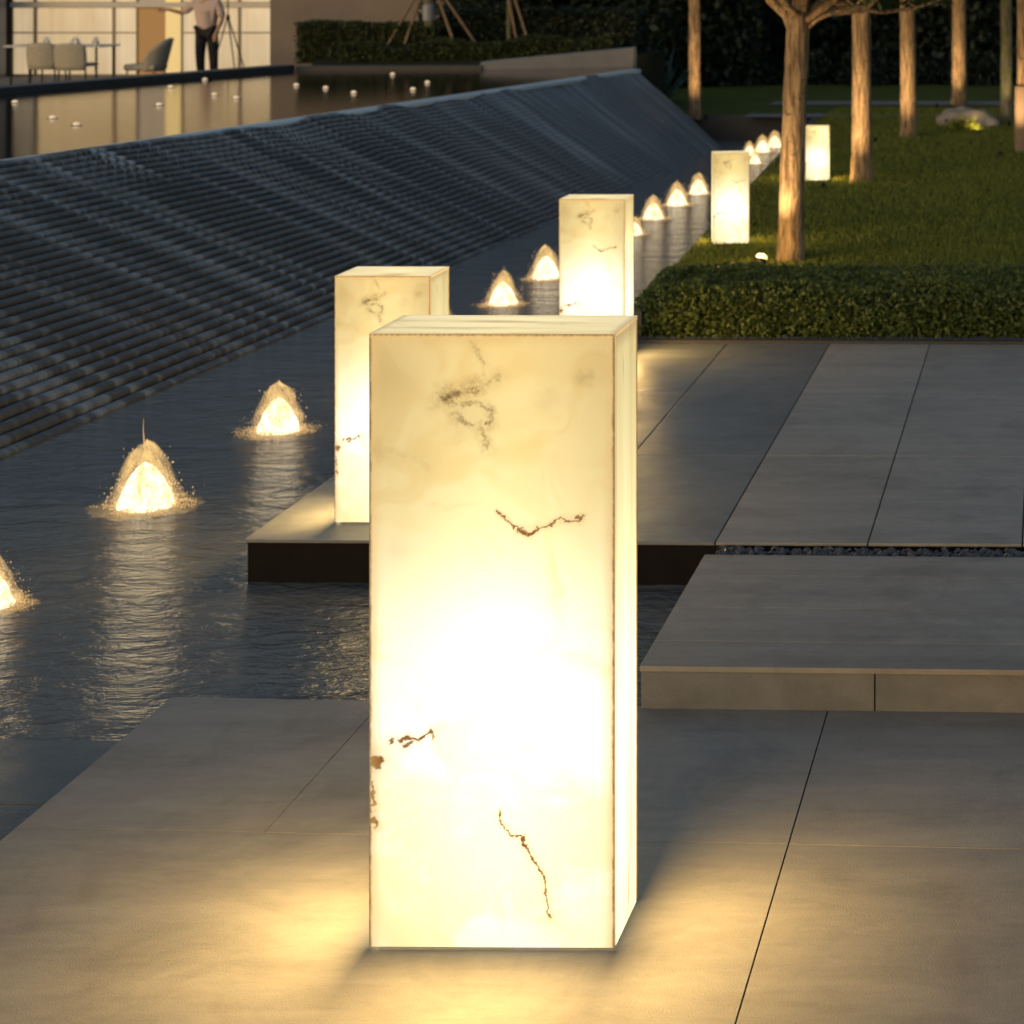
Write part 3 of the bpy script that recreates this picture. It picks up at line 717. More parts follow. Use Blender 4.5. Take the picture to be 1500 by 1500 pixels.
# ------------------------------------------------------------------ bubbling jets
def jet_mesh(seed, r, h, ragged, prof_pow=1.0, seg=40, rings=16, inner=False):
    vs, fs = [], []
    for i in range(rings+1):
        t = i/rings
        rad = r*((1-t**2.1)**0.62)*(1 + (0.55*(1-t)**14 if not inner else 0.10*(1-t)**6))*(1-0.22*t)
        for j in range(seg):
            a = 2*math.pi*j/seg
            nn = mnoise.fractal(Vector((math.cos(a)*2.2, math.sin(a)*2.2, t*3+seed)), 1.0, 2.2, 4)
            nn2 = mnoise.noise(Vector((math.cos(a)*7, math.sin(a)*7, t*6+seed*3)))
            k_ = 1 + ragged*(nn*0.9 + nn2*0.5)
            z = h*t*(1 + ragged*0.5*nn*(t > 0.6))
            vs.append((rad*k_*math.cos(a), rad*k_*math.sin(a), z + 0.004))
    for i in range(rings):
        for j in range(seg): fs.append((i*seg+j, i*seg+(j+1) % seg, (i+1)*seg+(j+1) % seg, (i+1)*seg+j))
    return vs, fs
def splash_mesh(seed, r):
    vs, fs = [], []; seg, rings = 60, 10
    for i in range(rings+1):
        t = i/rings
        for j in range(seg):
            a = 2*math.pi*j/seg; nn = mnoise.fractal(Vector((math.cos(a)*2.5, math.sin(a)*2.5, seed)), 1.0, 2.2, 4)
            rad = r*(0.8 + t*(0.75 + 1.1*nn)); z = 0.012*(1-t)*(1+mnoise.noise(Vector((math.cos(a)*9, math.sin(a)*9, t*9+seed)))) + 0.003 + 0.012*math.sin(t*9)*(1-t)
            vs.append((rad*math.cos(a), rad*math.sin(a)*0.9, z))
    for i in range(rings):
        for j in range(seg): fs.append((i*seg+j, i*seg+(j+1) % seg, (i+1)*seg+(j+1) % seg, (i+1)*seg+j))
    return vs, fs
def droplets(seed, r, h):
    rnd = random.Random(seed); mb = MB()
    for i in range(90):
        a = rnd.uniform(0, 6.28); t = rnd.random()**1.5; rr = r*(0.85 + rnd.random()*0.9)*(1-t*0.6); s = rnd.uniform(0.0015, 0.005)
        c = (rr*math.cos(a), rr*math.sin(a), h*t*0.9+0.01)
        mb.add([(c[0]+s,c[1],c[2]),(c[0],c[1]+s,c[2]),(c[0]-s,c[1],c[2]),(c[0],c[1]-s,c[2]),(c[0],c[1],c[2]+s*1.6),(c[0],c[1],c[2]-s)],
               [(0,1,4),(1,2,4),(2,3,4),(3,0,4),(1,0,5),(2,1,5),(3,2,5),(0,3,5)])
    return mb
JET = []
for s in range(4):
    t = thing('fountain_jet', 'x', 'fountain', (0,0,-50), 0, 'lit bubbling jets in the pool')
    r, h = 0.120, 0.26
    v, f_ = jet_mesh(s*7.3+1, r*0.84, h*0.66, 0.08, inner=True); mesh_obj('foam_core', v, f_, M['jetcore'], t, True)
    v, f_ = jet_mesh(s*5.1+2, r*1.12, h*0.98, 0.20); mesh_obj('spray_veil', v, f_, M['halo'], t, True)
    rj = np.random.default_rng(100+s); n_ = 2600
    tt_ = rj.random(n_)**1.35; an = rj.uniform(0, 6.2832, n_)
    lump = np.array([mnoise.fractal(Vector((math.cos(a_)*1.8, math.sin(a_)*1.8, q_*2.5+s*4)), 1.0, 2.2, 3) for a_, q_ in zip(an, tt_)])
    rad = r*(1-tt_**2.0)**0.6*(1-0.22*tt_)*(0.80 + 0.10*rj.random(n_) + 0.32*np.abs(rj.normal(size=n_))**1.4*(0.35+0.9*np.clip(lump+.2, 0, 1)))
    hz = h*tt_*0.86*(1+0.35*lump*(tt_ > .4)) + np.abs(rj.normal(0, 0.006, n_))
    cen = np.stack([rad*np.cos(an), rad*np.sin(an), hz], 1)
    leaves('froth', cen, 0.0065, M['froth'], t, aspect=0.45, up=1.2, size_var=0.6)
    n_ = 2400; an = rj.uniform(0, 6.2832, n_); q_ = rj.random(n_)**2.0
    lump = np.array([mnoise.fractal(Vector((math.cos(a_)*2.5, math.sin(a_)*2.5, s*3.3)), 1.0, 2.2, 4) for a_ in an])
    rad = r*(0.75 + q_*(0.75+1.3*lump))
    cen = np.stack([rad*np.cos(an), rad*np.sin(an), 0.004+0.02*(1-q_)*rj.random(n_)], 1)
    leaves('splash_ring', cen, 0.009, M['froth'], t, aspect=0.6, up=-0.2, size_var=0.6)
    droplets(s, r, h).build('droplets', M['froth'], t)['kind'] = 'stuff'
    JET.append(t)
jets = [  # px, py of the foot, size, label
 (-16, 888, 0.80, 'lit bubbling jet cut by the left edge, nearest of the row'),
 (214, 742, 1.12, 'large lit bubbling jet with a thin spout, second from the near end'),
 (408, 632, 1.0, 'lit bubbling jet left of the platform corner lantern'),
 (640, 468, 0.72, 'lit bubbling jet mostly hidden behind the platform corner lantern'),
 (737, 446, 0.92, 'lit bubbling jet standing free between the two platform lanterns'),
 (800, 408, 0.98, 'lit bubbling jet just left of the middle platform lantern'),
 (930, 344, 0.62, 'lit bubbling jet peeping out right of the middle platform lantern'),
 (957, 321, 0.88, 'lit bubbling jet, first of three beyond the middle platform lantern'),
 (992, 301, 0.92, 'lit bubbling jet, middle of three before the small lawn lantern'),
 (1023, 284, 0.85, 'lit bubbling jet touching the left side of the small lawn lantern'),
 (1106, 240, 0.62, 'small far lit jet low beside the small lawn lantern'),
 (1098, 228, 0.70, 'small far lit jet behind the right edge of the small lawn lantern'),
 (1117, 223, 0.86, 'far lit jet between small lawn lantern and nearest trunk'),
 (1135, 216, 0.86, 'farthest lit jet touching the nearest trunk'),
]
for i, (x, y, s, lab) in enumerate(jets):
    p = G(x, y, ZW); k_ = i % 4
    if JET[k_].location.z < -10: o = JET[k_]; o.location = p; o['label'] = lab
    else: o = dup(JET[k_], p, 0, lab)
    o.rotation_euler.z = i*0.9; o.scale = (s, s, s)
    if i == 1: spout_jet = o
if 1:
    if 1:
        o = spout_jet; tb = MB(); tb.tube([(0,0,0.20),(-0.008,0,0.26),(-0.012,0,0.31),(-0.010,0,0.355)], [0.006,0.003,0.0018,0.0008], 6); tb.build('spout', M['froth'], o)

# ------------------------------------------------------------------ floating lights on the upper pool
mb = MB(); mb.lathe([(0.028,-0.012),(0.031,0.0),(0.028,0.010),(0.02,0.019),(0.006,0.025)], 14)
fl0 = thing('floating_light', 'x', 'pool light', (0,0,-50), 0, 'small floating lights on the upper pool')
mb.build('glow_dome', M['poollight'], fl0, True)
mb = MB(); mb.lathe([(0.03,-0.014),(0.047,-0.006),(0.047,0.0),(0.036,0.001)], 14); mb.build('float_ring', M['darkmetal'], fl0)
fls = [(22,148,'below the dark post at the left end of the glazing'),(77,171,'left of the pair nearest the cascade'),(112,181,'nearest the cascade, below the two dining chairs'),
 (233,152,'below the lounge chair, out in the open water'),(250,126,'close to the kerb right of the lounge chair'),(300,115,'nearest the kerb below the standing person'),
 (314,137,'below the person, left of a close neighbour'),(346,142,'below the tripod stand, off the glazing'),(434,123,'below the pale column at the end of the glazing'),
 (477,127,'in the dark water below the clipped hedge'),(518,134,'lowest in the dark water below the planter'),(575,107,'closest to the dark planter kerb'),
 (605,129,'below the staked tree, lower of a pair'),(626,119,'farthest right on the upper pool')]
for i, (x, y, l) in enumerate(fls):
    p = G(x, y+2, ZU); lab = 'small floating pool light ' + l
    if i == 0: fl0.location = (p.x, p.y, ZU); fl0['label'] = lab
    else: dup(fl0, (p.x, p.y, ZU), 0, lab)

# ------------------------------------------------------------------ trees
def trunk_mesh(base, path, rads, rough=0.06, seg=18, sub=7):
    pts, rr = [], []
    for i in range(len(path)-1):
        for k_ in range(sub):
            t = k_/sub; pts.append(Vector(path[i]).lerp(Vector(path[i+1]), t)); rr.append(rads[i]*(1-t)+rads[i+1]*t)
    pts.append(Vector(path[-1])); rr.append(rads[-1])
    mb = MB(); mb.tube(pts, rr, seg)
    mb.v = [tuple(Vector(v) + Vector((mnoise.noise(Vector(v)*9)*rough*rads[0], mnoise.noise(Vector(v)*9+Vector((5,5,5)))*rough*rads[0], 0))) for v in mb.v]
    return mb
def tree(px, py, wpx, label, lean=0.0, mossy=False, fork=None, seed=0, crown_r=1.3, collar=None, hi=3.4):
    b = G(px, py, ZL); r = wpx/2*b.y/F
    t = thing('garden_tree', label, 'tree', (b.x, b.y, ZL-0.02), 0, 'uplit trees on the lawn')
    rnd = random.Random(seed); fh = fork or 2.6
    path = [(0,0,-0.05),(0.0+lean*0.02,0,0.12),(lean*0.15,0.0,0.6),(lean*0.5,0.01,1.2),(lean,0,fh)]
    mb = trunk_mesh(b, path, [r*1.25, r*1.08, r*0.97, r*0.96, r*0.90])
    if collar: mb2 = MB(); mb2.tube([(0,0,0),(0,0,collar*0.5),(0,0,collar)], [r*1.35,r*1.3,r*1.28], 14); mb2.build('stake', M['stake'], t)
    mb.build('trunk', M['bark_moss'] if mossy else M['bark'], t, True)
    br = MB(); tips = []
    top = Vector(path[-1])
    nb = 7
    for i in range(nb):
        a = i*2.4 + rnd.uniform(-.3,.3) + seed
        rise = rnd.uniform(0.35, 1.4)
        d = Vector((math.cos(a), math.sin(a), 0))
        p0 = top + Vector((0,0,-rnd.uniform(0.02, 0.12)))
        L = crown_r*rnd.uniform(0.7,1.1)
        pts = [p0]
        for s_ in range(1, 7):
            q = s_/6; pts.append(p0 + d*L*q + Vector((rnd.uniform(-.05,.05), rnd.uniform(-.05,.05), rise*q**1.2 + rnd.uniform(-.04,.04))))
        rb = r*rnd.uniform(0.32, 0.5)
        br.tube(pts, [rb*(1-0.85*q/6) for q in range(7)], 7)
        tips += pts[2:]
        for s_ in (2, 3, 4, 5):
            e = Vector((rnd.uniform(-1,1), rnd.uniform(-1,1), rnd.uniform(0.1,1))).normalized()*rnd.uniform(0.3,0.6)
            br.tube([pts[s_], pts[s_]+e*0.5+Vector((0,0,.03)), pts[s_]+e], [rb*0.35, rb*0.2, rb*0.08], 5); tips.append(pts[s_]+e); tips.append(pts[s_]+e*0.6)
    br.tube([top+Vector((0,0,-0.1)), top+Vector((0.05,0.03,0.6)), top+Vector((-0.04,0.05,1.3)), top+Vector((0.05,0,1.9))], [r*0.8, r*0.55, r*0.35, r*0.1], 9)
    tips += [top+Vector((0,0,z_)) for z_ in (1.0,1.4,1.8,2.0)]
    br.build('branches', M['bark'], t, True)
    cen = []
    for tp in tips:
        m_ = 110
        if tp.z < fh+0.25: m_ = 14
        for _ in range(m_): cen.append(tuple(tp + Vector((rnd.gauss(0,.20), rnd.gauss(0,.20), abs(rnd.gauss(0,.17))+0.01))))
    leaves('crown', cen, 0.085, M['crown'], t, aspect=0.45)
    return t, b, r
T = []
T.append(tree(1158, 383, 37, 'nearest tree, thick trunk forking at the top edge beside the small lantern', 0.06, fork=1.78, seed=1, crown_r=1.5))
T.append(tree(1262, 264, 29, 'tree with straight bright trunk right of the farthest small lantern', 0.0, fork=2.3, seed=2, collar=None))
T.append(tree(1331, 200, 24, 'tree with ringed trunk, third from the left of the lawn row', -0.02, fork=2.25, seed=3))
T.append(tree(1405, 152, 22, 'tree with mottled trunk rising just behind the grey rock', 0.0, fork=2.2, seed=4))
T.append(tree(1474, 179, 18, 'tree with dull mossy trunk right of the grey rock', 0.0, mossy=True, fork=2.4, seed=5))
T.append(tree(1499, 222, 20, 'tree with a stake sleeve at the right picture edge', 0.0, fork=2.5, seed=6, collar=0.75))
T.append(tree(1017, 168, 18, 'slender tree standing alone behind the far end of the cascade', 0.0, fork=2.6, seed=7))
# the long low boughs of the nearest tree
tt, tb_, tr = T[0]
bo = MB()
def bough(pts, r0): bo.tube([Vector(p_)-tt.location for p_ in pts], [r0*(1-0.7*i/(len(pts)-1)) for i in range(len(pts))], 7)
Yt = tb_.y
bough([P(1170,38,Yt),P(1190,12,Yt+.05),P(1215,2,Yt+.1),P(1245,8,Yt+.2),P(1290,18,Yt+.3),P(1340,12,Yt+.4),P(1400,-8,Yt+.5)], 0.030)
bough([P(1160,40,Yt),P(1148,14,Yt),P(1130,-2,Yt-.05),P(1100,-12,Yt-.1)], 0.040)
bough([P(1180,44,Yt),P(1200,26,Yt-.05),P(1228,16,Yt-.1),P(1262,12,Yt-.1)], 0.018)
bo.build('bough', M['bark'], tt, True)
cen = []
for _ in range(260):
    q = random.random(); x = 1235+q*160; cen.append(tuple(P(x, 10-12*abs(q-.4)+random.gauss(-4,5), Yt+.2+.3*q) - tt.location))
leaves('low_leaves', cen, 0.05, M['crown'], tt)

# garden uplights, one per trunk
def uplight(x, y, label, power, target, col=(1, 0.68, 0.34), size=1.1, z=ZL, spot=0.9):
    t = thing('garden_uplight', label, 'spotlight', (x, y, z), 0, 'small uplights on the lawn')
    d = Vector(target) - Vector((x, y, z+0.09)); yaw = math.atan2(d.y, d.x)
    hb = MB(); hb.lathe([(0.030,0.0),(0.034,0.02),(0.034,0.085),(0.038,0.088)], 14); h_ = hb.build('housing', M['darkmetal'], t, False); 
    h_.location = (0,0,0.0)
    if size < 1.15 and power > 50: h_.scale = (1.1,1.1,0.8)
    else: h_.scale = (0.7,0.7,0.6)
    near = size < 1.15 and power > 50
    ls = MB(); ls.lathe([(0.033,0.0),(0.036,0.012),(0.030,0.034),(0.012,0.046)] if near else [(0.033,0.0),(0.033,0.003),(0.015,0.006)], 14); l_ = ls.build('lens', M['lens_warm'] if near else M['lens'], h_); l_.location = (0,0,0.087)
    tilt = math.pi/2 - math.atan2(d.z, math.hypot(d.x, d.y))
    h_.rotation_euler = (0, tilt, yaw)
    sp = MB(); sp.tube([(0,0,-0.05),(0,0,0.05)], 0.006, 6); sp.build('ground_spike', M['darkmetal'], t)
    ld = bpy.data.lights.new('uplight_beam', 'SPOT'); ld.energy = power; ld.color = col; ld.spot_size = math.radians(75)*size; ld.spot_blend = spot; ld.shadow_soft_size = 0.03
    lo = bpy.data.objects.new('uplight_beam', ld); C.objects.link(lo); lo.parent = t
    lo.location = Vector((0,0,0.05)) + d.normalized()*0.14
    lo.rotation_euler = d.to_track_quat('-Z', 'Y').to_euler()
    if near:
        pl = bpy.data.lights.new('uplight_spill', 'POINT'); pl.energy = 7.0; pl.color = (1, 0.60, 0.16); pl.shadow_soft_size = 0.03
        po = bpy.data.objects.new('uplight_spill', pl); C.objects.link(po); po.parent = t; po.location = (-0.02, -0.03, 0.17)
ups = [(0, -0.17, -0.36, 60, 'uplight glowing at the left foot of the nearest trunk', 1.1), (1, -0.30, -0.75, 105, 'uplight at the foot of the straight bright trunk', 1.2), (2, -0.35, -0.8, 85, 'uplight at the foot of the ringed trunk', 1.2),
       (3, -0.30, -0.8, 65, 'uplight beside the rock lighting the mottled trunk', 1.2), (4, 0.05, -0.6, 20, 'weak uplight at the foot of the mossy trunk', 1.2),
       (5, -0.25, -0.6, 70, 'uplight at the foot of the trunk at the right edge', 1.2), (6, 0.3, -0.8, 60, 'uplight at the foot of the slender tree by the cascade end', 1.2)]
for i, dx, dy, pw, lab, sz in ups:
    _, b, r = T[i]; uplight(b.x+dx, b.y+dy, lab, pw, (b.x, b.y, 1.35), size=sz)

# rock with bright shrub
b = G(1416, 187, ZL)
bm = bmesh.new(); bmesh.ops.create_icosphere(bm, subdivisions=4, radius=1)
for v in bm.verts:
    k_ = 1 + 0.28*mnoise.fractal(v.co*1.3+Vector((3,1,2)), 1, 2, 5); v.co *= k_
    if v.co.z < 0: v.co.z *= 0.3
    v.co = Vector((v.co.x*0.36, v.co.y*0.26, v.co.z*0.26))
me = bpy.data.meshes.new('rock'); bm.to_mesh(me); bm.free(); me.materials.append(M['rock']); me.polygons.foreach_set('use_smooth', [True]*len(me.polygons))
o = bpy.data.objects.new('rock', me); C.objects.link(o); o.location = (b.x, b.y+0.35, ZL); tag(o, 'rounded grey boulder lying on the lawn before the mottled trunk', 'rock')
b2 = G(1412, 190, ZL)
sh = thing('low_shrub', 'bright yellow-green shrub lit in front of the grey rock', 'shrub', (b2.x, b2.y, ZL))
cen = [(random.gauss(0,.11), random.gauss(0,.08), abs(random.gauss(0.03,.06))) for _ in range(500)]
leaves('leaves', cen, 0.05, M['brightleaf'], sh)
mb = MB(); [mb.tube([(0,0,0),(0.05*math.cos(a),0.05*math.sin(a),0.1)], 0.005, 5) for a in range(6)]; mb.build('stem', M['bark'], sh)
uplight(b2.x+0.22, b2.y-0.40, 'uplight shining on the grey rock and its shrub', 16, (b2.x+.05, b2.y+0.4, ZL+0.2), size=1.0)

# agave
b = G(975, 128, ZL)
ag = thing('agave', 'spiky agave rosette in the dark behind the cascade end', 'plant', ((970-VX)*31.5/F, 31.5, ZL))
mb = MB()
for i in range(17):
    a = i*2.399; el = 0.5 + 0.9*(i/17); L = random.uniform(0.7, 1.0); d = Vector((math.cos(a)*math.cos(el), math.sin(a)*math.cos(el), math.sin(el))); w = d.cross(Vector((0,0,1))).normalized()
    pr = []
    for q, wd in ((0,.05),(0.35,.065),(0.7,.04),(1.0,.003)):
        c = d*L*q + Vector((0,0,-0.10*q*q)); pr += [c - w*wd + Vector((0,0,.015)), c, c + w*wd + Vector((0,0,.015))]
    fs_ = []
    for s_ in range(3):
        for e in (0, 1): fs_.append((s_*3+e, s_*3+e+1, s_*3+3+e+1, s_*3+3+e))
    mb.add(pr, fs_)
mb.build('leaf_rosette', M['agave'], ag, True)
mb = MB(); mb.tube([(0,0,-0.05),(0,0,0.12)], [0.09,0.05], 8); mb.build('stem', M['bark'], ag)

# ------------------------------------------------------------------ planter hedges, staked tree
def boxpts(n, x0, x1, y0, y1, zf, thick=0.06):
    out = []
    while len(out) < n:
        x, y = random.uniform(x0, x1), random.uniform(y0, y1)
        z0, z1 = zf(x, y); z1 += 0.05*fbm(x*3, y*3, 1, 3); z = random.uniform(z0, z1)
        e = min(x-x0, x1-x, y-y0, z1-z)
        if e > thick and random.random() < 0.85: continue
        out.append((x+random.gauss(0,.012), y+random.gauss(0,.012), z))
    return out
yh = 29.3
xa, xb = P(432, 0, yh).x, P(640, 0, yh).x
hd = thing('clipped_hedge', 'dark clipped hedge at the left of the planter against the beige wall', 'hedge', (xa, yh, 1.0))
leaves('foliage', [(x-xa, y-yh, z-1.0) for x, y, z in boxpts(16000, xa, xb, yh, yh+1.0, lambda x, y: (1.0, 1.60 - 0.03*(x-xa)))], 0.05, M['hedge'], hd, aspect=0.6)
mb = MB(); mb.box((0.08,0.08,0),(xb-xa-0.08,0.9,0.48)); mb.build('twigs', M['soil'], hd)
x2, x3 = P(470, 0, 27.9).x, P(905, 0, 29).x
h2 = thing('low_planting', 'low green planting lit along the front of the planter', 'hedge', (x2, 28.8, 1.0))
leaves('foliage', [(x-x2, y-28.8, z-1.0) for x, y, z in boxpts(20000, x2, x3, 28.6, 29.2, lambda x, y: (1.0, 1.27 + 0.035*(x-x2)+0.05*math.sin(x*5)))], 0.045, M['hedge'], h2, aspect=0.6)
mb = MB(); mb.box((0.1,0.0,0),(x3-x2-0.1,0.38,0.2)); mb.build('twigs', M['soil'], h2)
x4 = P(700, 0, 30).x; x5 = P(990, 0, 30).x
h3 = thing('tall_hedge', 'tall nearly black hedge behind the planter wall', 'hedge', (x4, 30, 0.9))
leaves('foliage', [(x-x4, y-30, z-0.9) for x, y, z in boxpts(14000, xb-0.2, x5-0.6, 30, 30.9, lambda x, y: (0.9, 1.75))], 0.07, M['woods'], h3, aspect=0.6)
mb = MB(); mb.box((xb-0.1-x4,0.1,0),(x5-0.7-x4,0.8,0.75)); mb.build('twigs', M['soil'], h3)

ys = 29.5
b = P(628, 62, ys)
st = thing('staked_tree', 'dark young tree propped by timber stakes in the planter', 'tree', (b.x, ys, 1.05))
mb = trunk_mesh(None, [(0,0,-0.1),(0.01,0,0.4),(0,0.02,1.2),(0,0,2.4)], [0.085,0.075,0.07,0.06]); mb.build('trunk', M['bark_moss'], st, True)
for (xa_, ya_), (xb_, yb_) in (((572,70),(612,-10)), ((672,66),(640,-8)), ((700,72),(650,-6)), ((600,64),(622,-20))):
    a, c = P(xa_, ya_, ys), P(xb_, yb_, ys); mb = MB(); mb.tube([(a.x-b.x, random.uniform(-.35,.1), a.z-1.05),(c.x-b.x, 0, c.z-1.05)], 0.022, 8); mb.build('stake', M['stake'], st)
mb = MB(); mb.lathe([(0.085,0),(0.09,0.02),(0.088,0.22),(0.08,0.24)], 12, (0,0,0.56)); mb.build('wrap', M['linen'] if False else M['bluewall'], st)
cen = []
for _ in range(7000):
    d = Vector((random.gauss(0,1), random.gauss(0,1), random.gauss(0,1))).normalized()*random.random()**.4
    cen.append((d.x*0.85, d.y*0.85, 2.3 + d.z*0.95))
leaves('crown', cen, 0.09, M['crown'], st)
b = P(770, 60, ys+.4)
st2 = thing('staked_sapling', 'second propped young tree lost in the dark behind the planter', 'tree', (b.x-0.25, ys+.4, 1.05))
mb = trunk_mesh(None, [(0,0,-0.1),(0.01,0,0.5),(0,0.02,1.2),(0,0,2.2)], [0.04,0.035,0.03,0.03]); mb.build('trunk', M['bark_moss'], st2, True)
for dx, ex in ((0.42, 0.05), (0.22, -0.02)):
    mb = MB(); mb.tube([(dx, -0.2, 0),(ex, 0, 1.0)], 0.02, 8); mb.build('stake', M['stake'], st2)
cen = [(random.gauss(0,.4), random.gauss(0,.4), 2.0+random.gauss(0,.35)) for _ in range(3000)]
leaves('crown', cen, 0.08, M['crown'], st2)

# ------------------------------------------------------------------ dark woods beyond
cen = []
for _ in range(95000):
    x = random.uniform(-13.5, 6); y = 37.2 + random.random()**1.3*3.5 + 0.8*fbm(x*.5, 0, 1, 6)
    z = ZL + random.random()*5.2*(0.8+0.3*fbm(x*.4, 1, 1, 7))
    if x < -5.0: y -= 2.0
    if x < -10.8 + random.gauss(0,.15): continue
    cen.append((x, y, z))
wd = leaves('dense_woods', cen, 0.15, M['woods'], aspect=0.6)
tag(wd, 'dense dark woods closing the garden behind lawn and planter', 'woods', kind='stuff')
mb = MB(); mb.box((-11,41.2,0),(40,41.8,5.0)); mb.box((6,37.5,0),(40,41.0,5.0)); struct(mb.build('woods_bank', M['soil']))
# low shrubs row in front of the woods
for i, x in enumerate((-5.3,-4.3,-3.2,-2.3,-1.3,-0.4)):
    s_ = thing('border_shrub', ['rounded dark border shrub behind the slender tree','dark border shrub right of the slender tree','dark border shrub seen left of the nearest trunk','dark border shrub between nearest and straight bright trunk','dark border shrub behind the ringed trunk','dark border shrub behind the mossy trunk'][i], 'shrub', (x, 36.2+0.3*(i % 2), ZL), 0, 'dark shrubs along the woods')
    cen = []
    for _ in range(1500):
        d = Vector((random.gauss(0,1), random.gauss(0,1), abs(random.gauss(0,1)))).normalized()*random.random()**.3
        cen.append((d.x*0.6, d.y*0.5, d.z*(0.5+0.1*(i % 3))))
    leaves('leaves', cen, 0.10, M['woods'], s_)
    mb = MB(); mb.tube([(0,0,-.05),(0.02,0,0.3)], 0.03, 6); mb.build('stem', M['bark'], s_)

# ------------------------------------------------------------------ building
YB = 40.0
def bx(px): return (px-VX)*YB/F
bl = thing('cafe_building', 'cafe building with warmly lit glazed front beyond the upper pool', 'building', (bx(210), YB, 0.25))
O = bl.location
def part(name, a, b, mat, parent=bl, bevel=0):
    mb = MB(); q = O if parent is bl else O
    mb.box((a[0]-O.x, a[1]-O.y, a[2]-O.z), (b[0]-O.x, b[1]-O.y, b[2]-O.z)); return mb.build(name, mat, parent, bevel=bevel)
z0, z1 = 0.26, 5.2
def zy(py): return H - (py-VY)*YB/F
zt1, zt2 = zy(7), zy(48)
cols = [17, 53, 168, 203]
def win(xa, xb, mat=None, name='window'):
    fr = MB(); X0, X1 = bx(xa)-O.x, bx(xb)-O.x; w_ = 0.025
    fr.box((X0,-0.06,z0-O.z),(X0+w_,0.06,z1-O.z)); fr.box((X1-w_,-0.06,z0-O.z),(X1,0.06,z1-O.z))
    for z_ in (z0, zt2-0.012, z1-0.05): fr.box((X0+w_,-0.05,z_-O.z),(X1-w_,0.05,z_-O.z+0.028))
    fr.box((X0+w_,-0.055,zt1-0.06-O.z),(X1-w_,0.055,zt1+0.06-O.z))
    f_ = fr.build('window', M['whiteframe'] if False else M['frame'], bl)
    pn = MB(); pn.box((X0+w_,-0.01,z0-O.z),(X1-w_,0.01,z1-O.z)); pn.build('pane', mat or M['pane'], f_)
    return f_
for a, c in ((18.5,53),(53,168),(168,203),(267,352),(352,410)): win(a, c)
f_ = part('door', (bx(203),YB-.03,z0),(bx(243),YB+.03,zt1-0.07), M['wooddoor'])
part('wall_panel', (bx(203),YB-.03,zt1-0.05),(bx(243),YB+.03,z1), M['whiteframe'])
part('wall_panel', (bx(244),YB-.05,z0),(bx(266),YB+.05,z1), M['goldcol'])
part('transom', (bx(18),YB-.10,zt1-0.05),(bx(409),YB-.07,zt1+0.05), M['whiteframe'])
part('column', (bx(410.5),YB-.35,0.2),(bx(423),YB+.1,z1), M['whiteframe'])
part('column', (bx(17),YB-.12,0.2),(bx(18.4),YB-.02,z1), M['darkmetal'])
part('wall', (bx(424),YB-1.0,0.2),(bx(424)+3.3,YB+.1,z1+.3), M['facade'])
part('wall', (bx(-220),YB-1.0,0.2),(bx(16.5),YB-.2,z1), M['bluewall'])
part('wall', (bx(-220),YB+0.2,0.2),(bx(424)+3.3,YB+5,z1), M['facade'])
part('roof', (bx(-230),YB-1.4,z1+0.31),(bx(424)+3.5,YB+5.2,z1+.6), M['facade'])

# terrace furniture (floor at 0.25)
FZ = 0.25
def dining_chair(px, Y, label):
    b = P(px, 0, Y); t = thing('dining_chair', label, 'chair', (b.x, Y, FZ), 0, 'chairs on the cafe terrace')
    mb = MB(); mb.box((-0.23,-0.22,0.42),(0.23,0.24,0.48)); mb.build('seat', M['chair'], t, bevel=0.02)
    vs, fs_ = [], []
    for i in range(7):
        q = i/6; z = 0.36+0.46*q; w = 0.235+0.02*math.sin(q*3)
        for j in range(9):
            a = (j/8-.5)*2; vs.append((a*w, -0.24-0.06*(1-a*a)-0.05*q, z - 0.03*a**4*(q > .9)))
    for i in range(6):
        for j in range(8): fs_.append((i*9+j, i*9+j+1, i*9+10+j, i*9+9+j))
    o = mesh_obj('backrest', vs, fs_, M['chair'], t, True); md = o.modifiers.new('s', 'SOLIDIFY'); md.thickness = 0.03
    for sx in (-1,1):
        for sy in (-1,1):
            mb = MB(); mb.tube([(sx*0.2, sy*0.19, 0.42),(sx*0.215, sy*0.21, 0.0)], [0.016,0.011], 8); mb.build('leg', M['darkmetal'], t)
    return t
c0 = dining_chair(71, 35.6, 'left one of the two beige dining chairs backed to the pool')
b = P(113.5, 0, 35.3); dup(c0, (b.x, 35.3, FZ), 0, 'right one of the two beige dining chairs backed to the pool', scale=(1.12,1.0,1.0))
b = P(100, 0, 36.3)
tb = thing('dining_table', 'white topped dining table behind the two beige chairs', 'table', (b.x, 36.3, FZ))
mb = MB(); mb.box((-0.95,-0.4,0.72),(0.75,0.4,0.75)); mb.build('tabletop', M['linen'], tb, bevel=0.01)
for x in (-0.85, 0.65):
    for y in (-0.33, 0.33): mb = MB(); mb.tube([(x,y,0.72),(x,y,0)], 0.02, 8); mb.build('leg', M['darkmetal'], tb)
for i, (x, l, s) in enumerate(((68,'left one of the white folded napkins standing on the dining table',1.0),(110,'widest white folded napkin in the middle of the dining table',1.5),(140,'right one of the white folded napkins on the dining table',0.9))):
    mb = MB()
    for k_ in range(3):
        a = k_*1.05; c, s_ = math.cos(a)*0.1*s, math.sin(a)*0.07; mb.add([(-c,-s_,0),(c,s_,0),(c*.3+.01,s_*.3,0.15),(-c*.25,-s_*.3,0.13),(-s_*.5,c*.4,0.0)], [(0,1,2,3),(0,4,3),(1,4,2),(2,4,3)])
    p = P(x, 0, 36.25); o = mb.build('napkin', M['linen']); o.location = (p.x, 36.25, FZ+0.752); tag(o, l, 'napkin', 'folded napkins on the dining table')
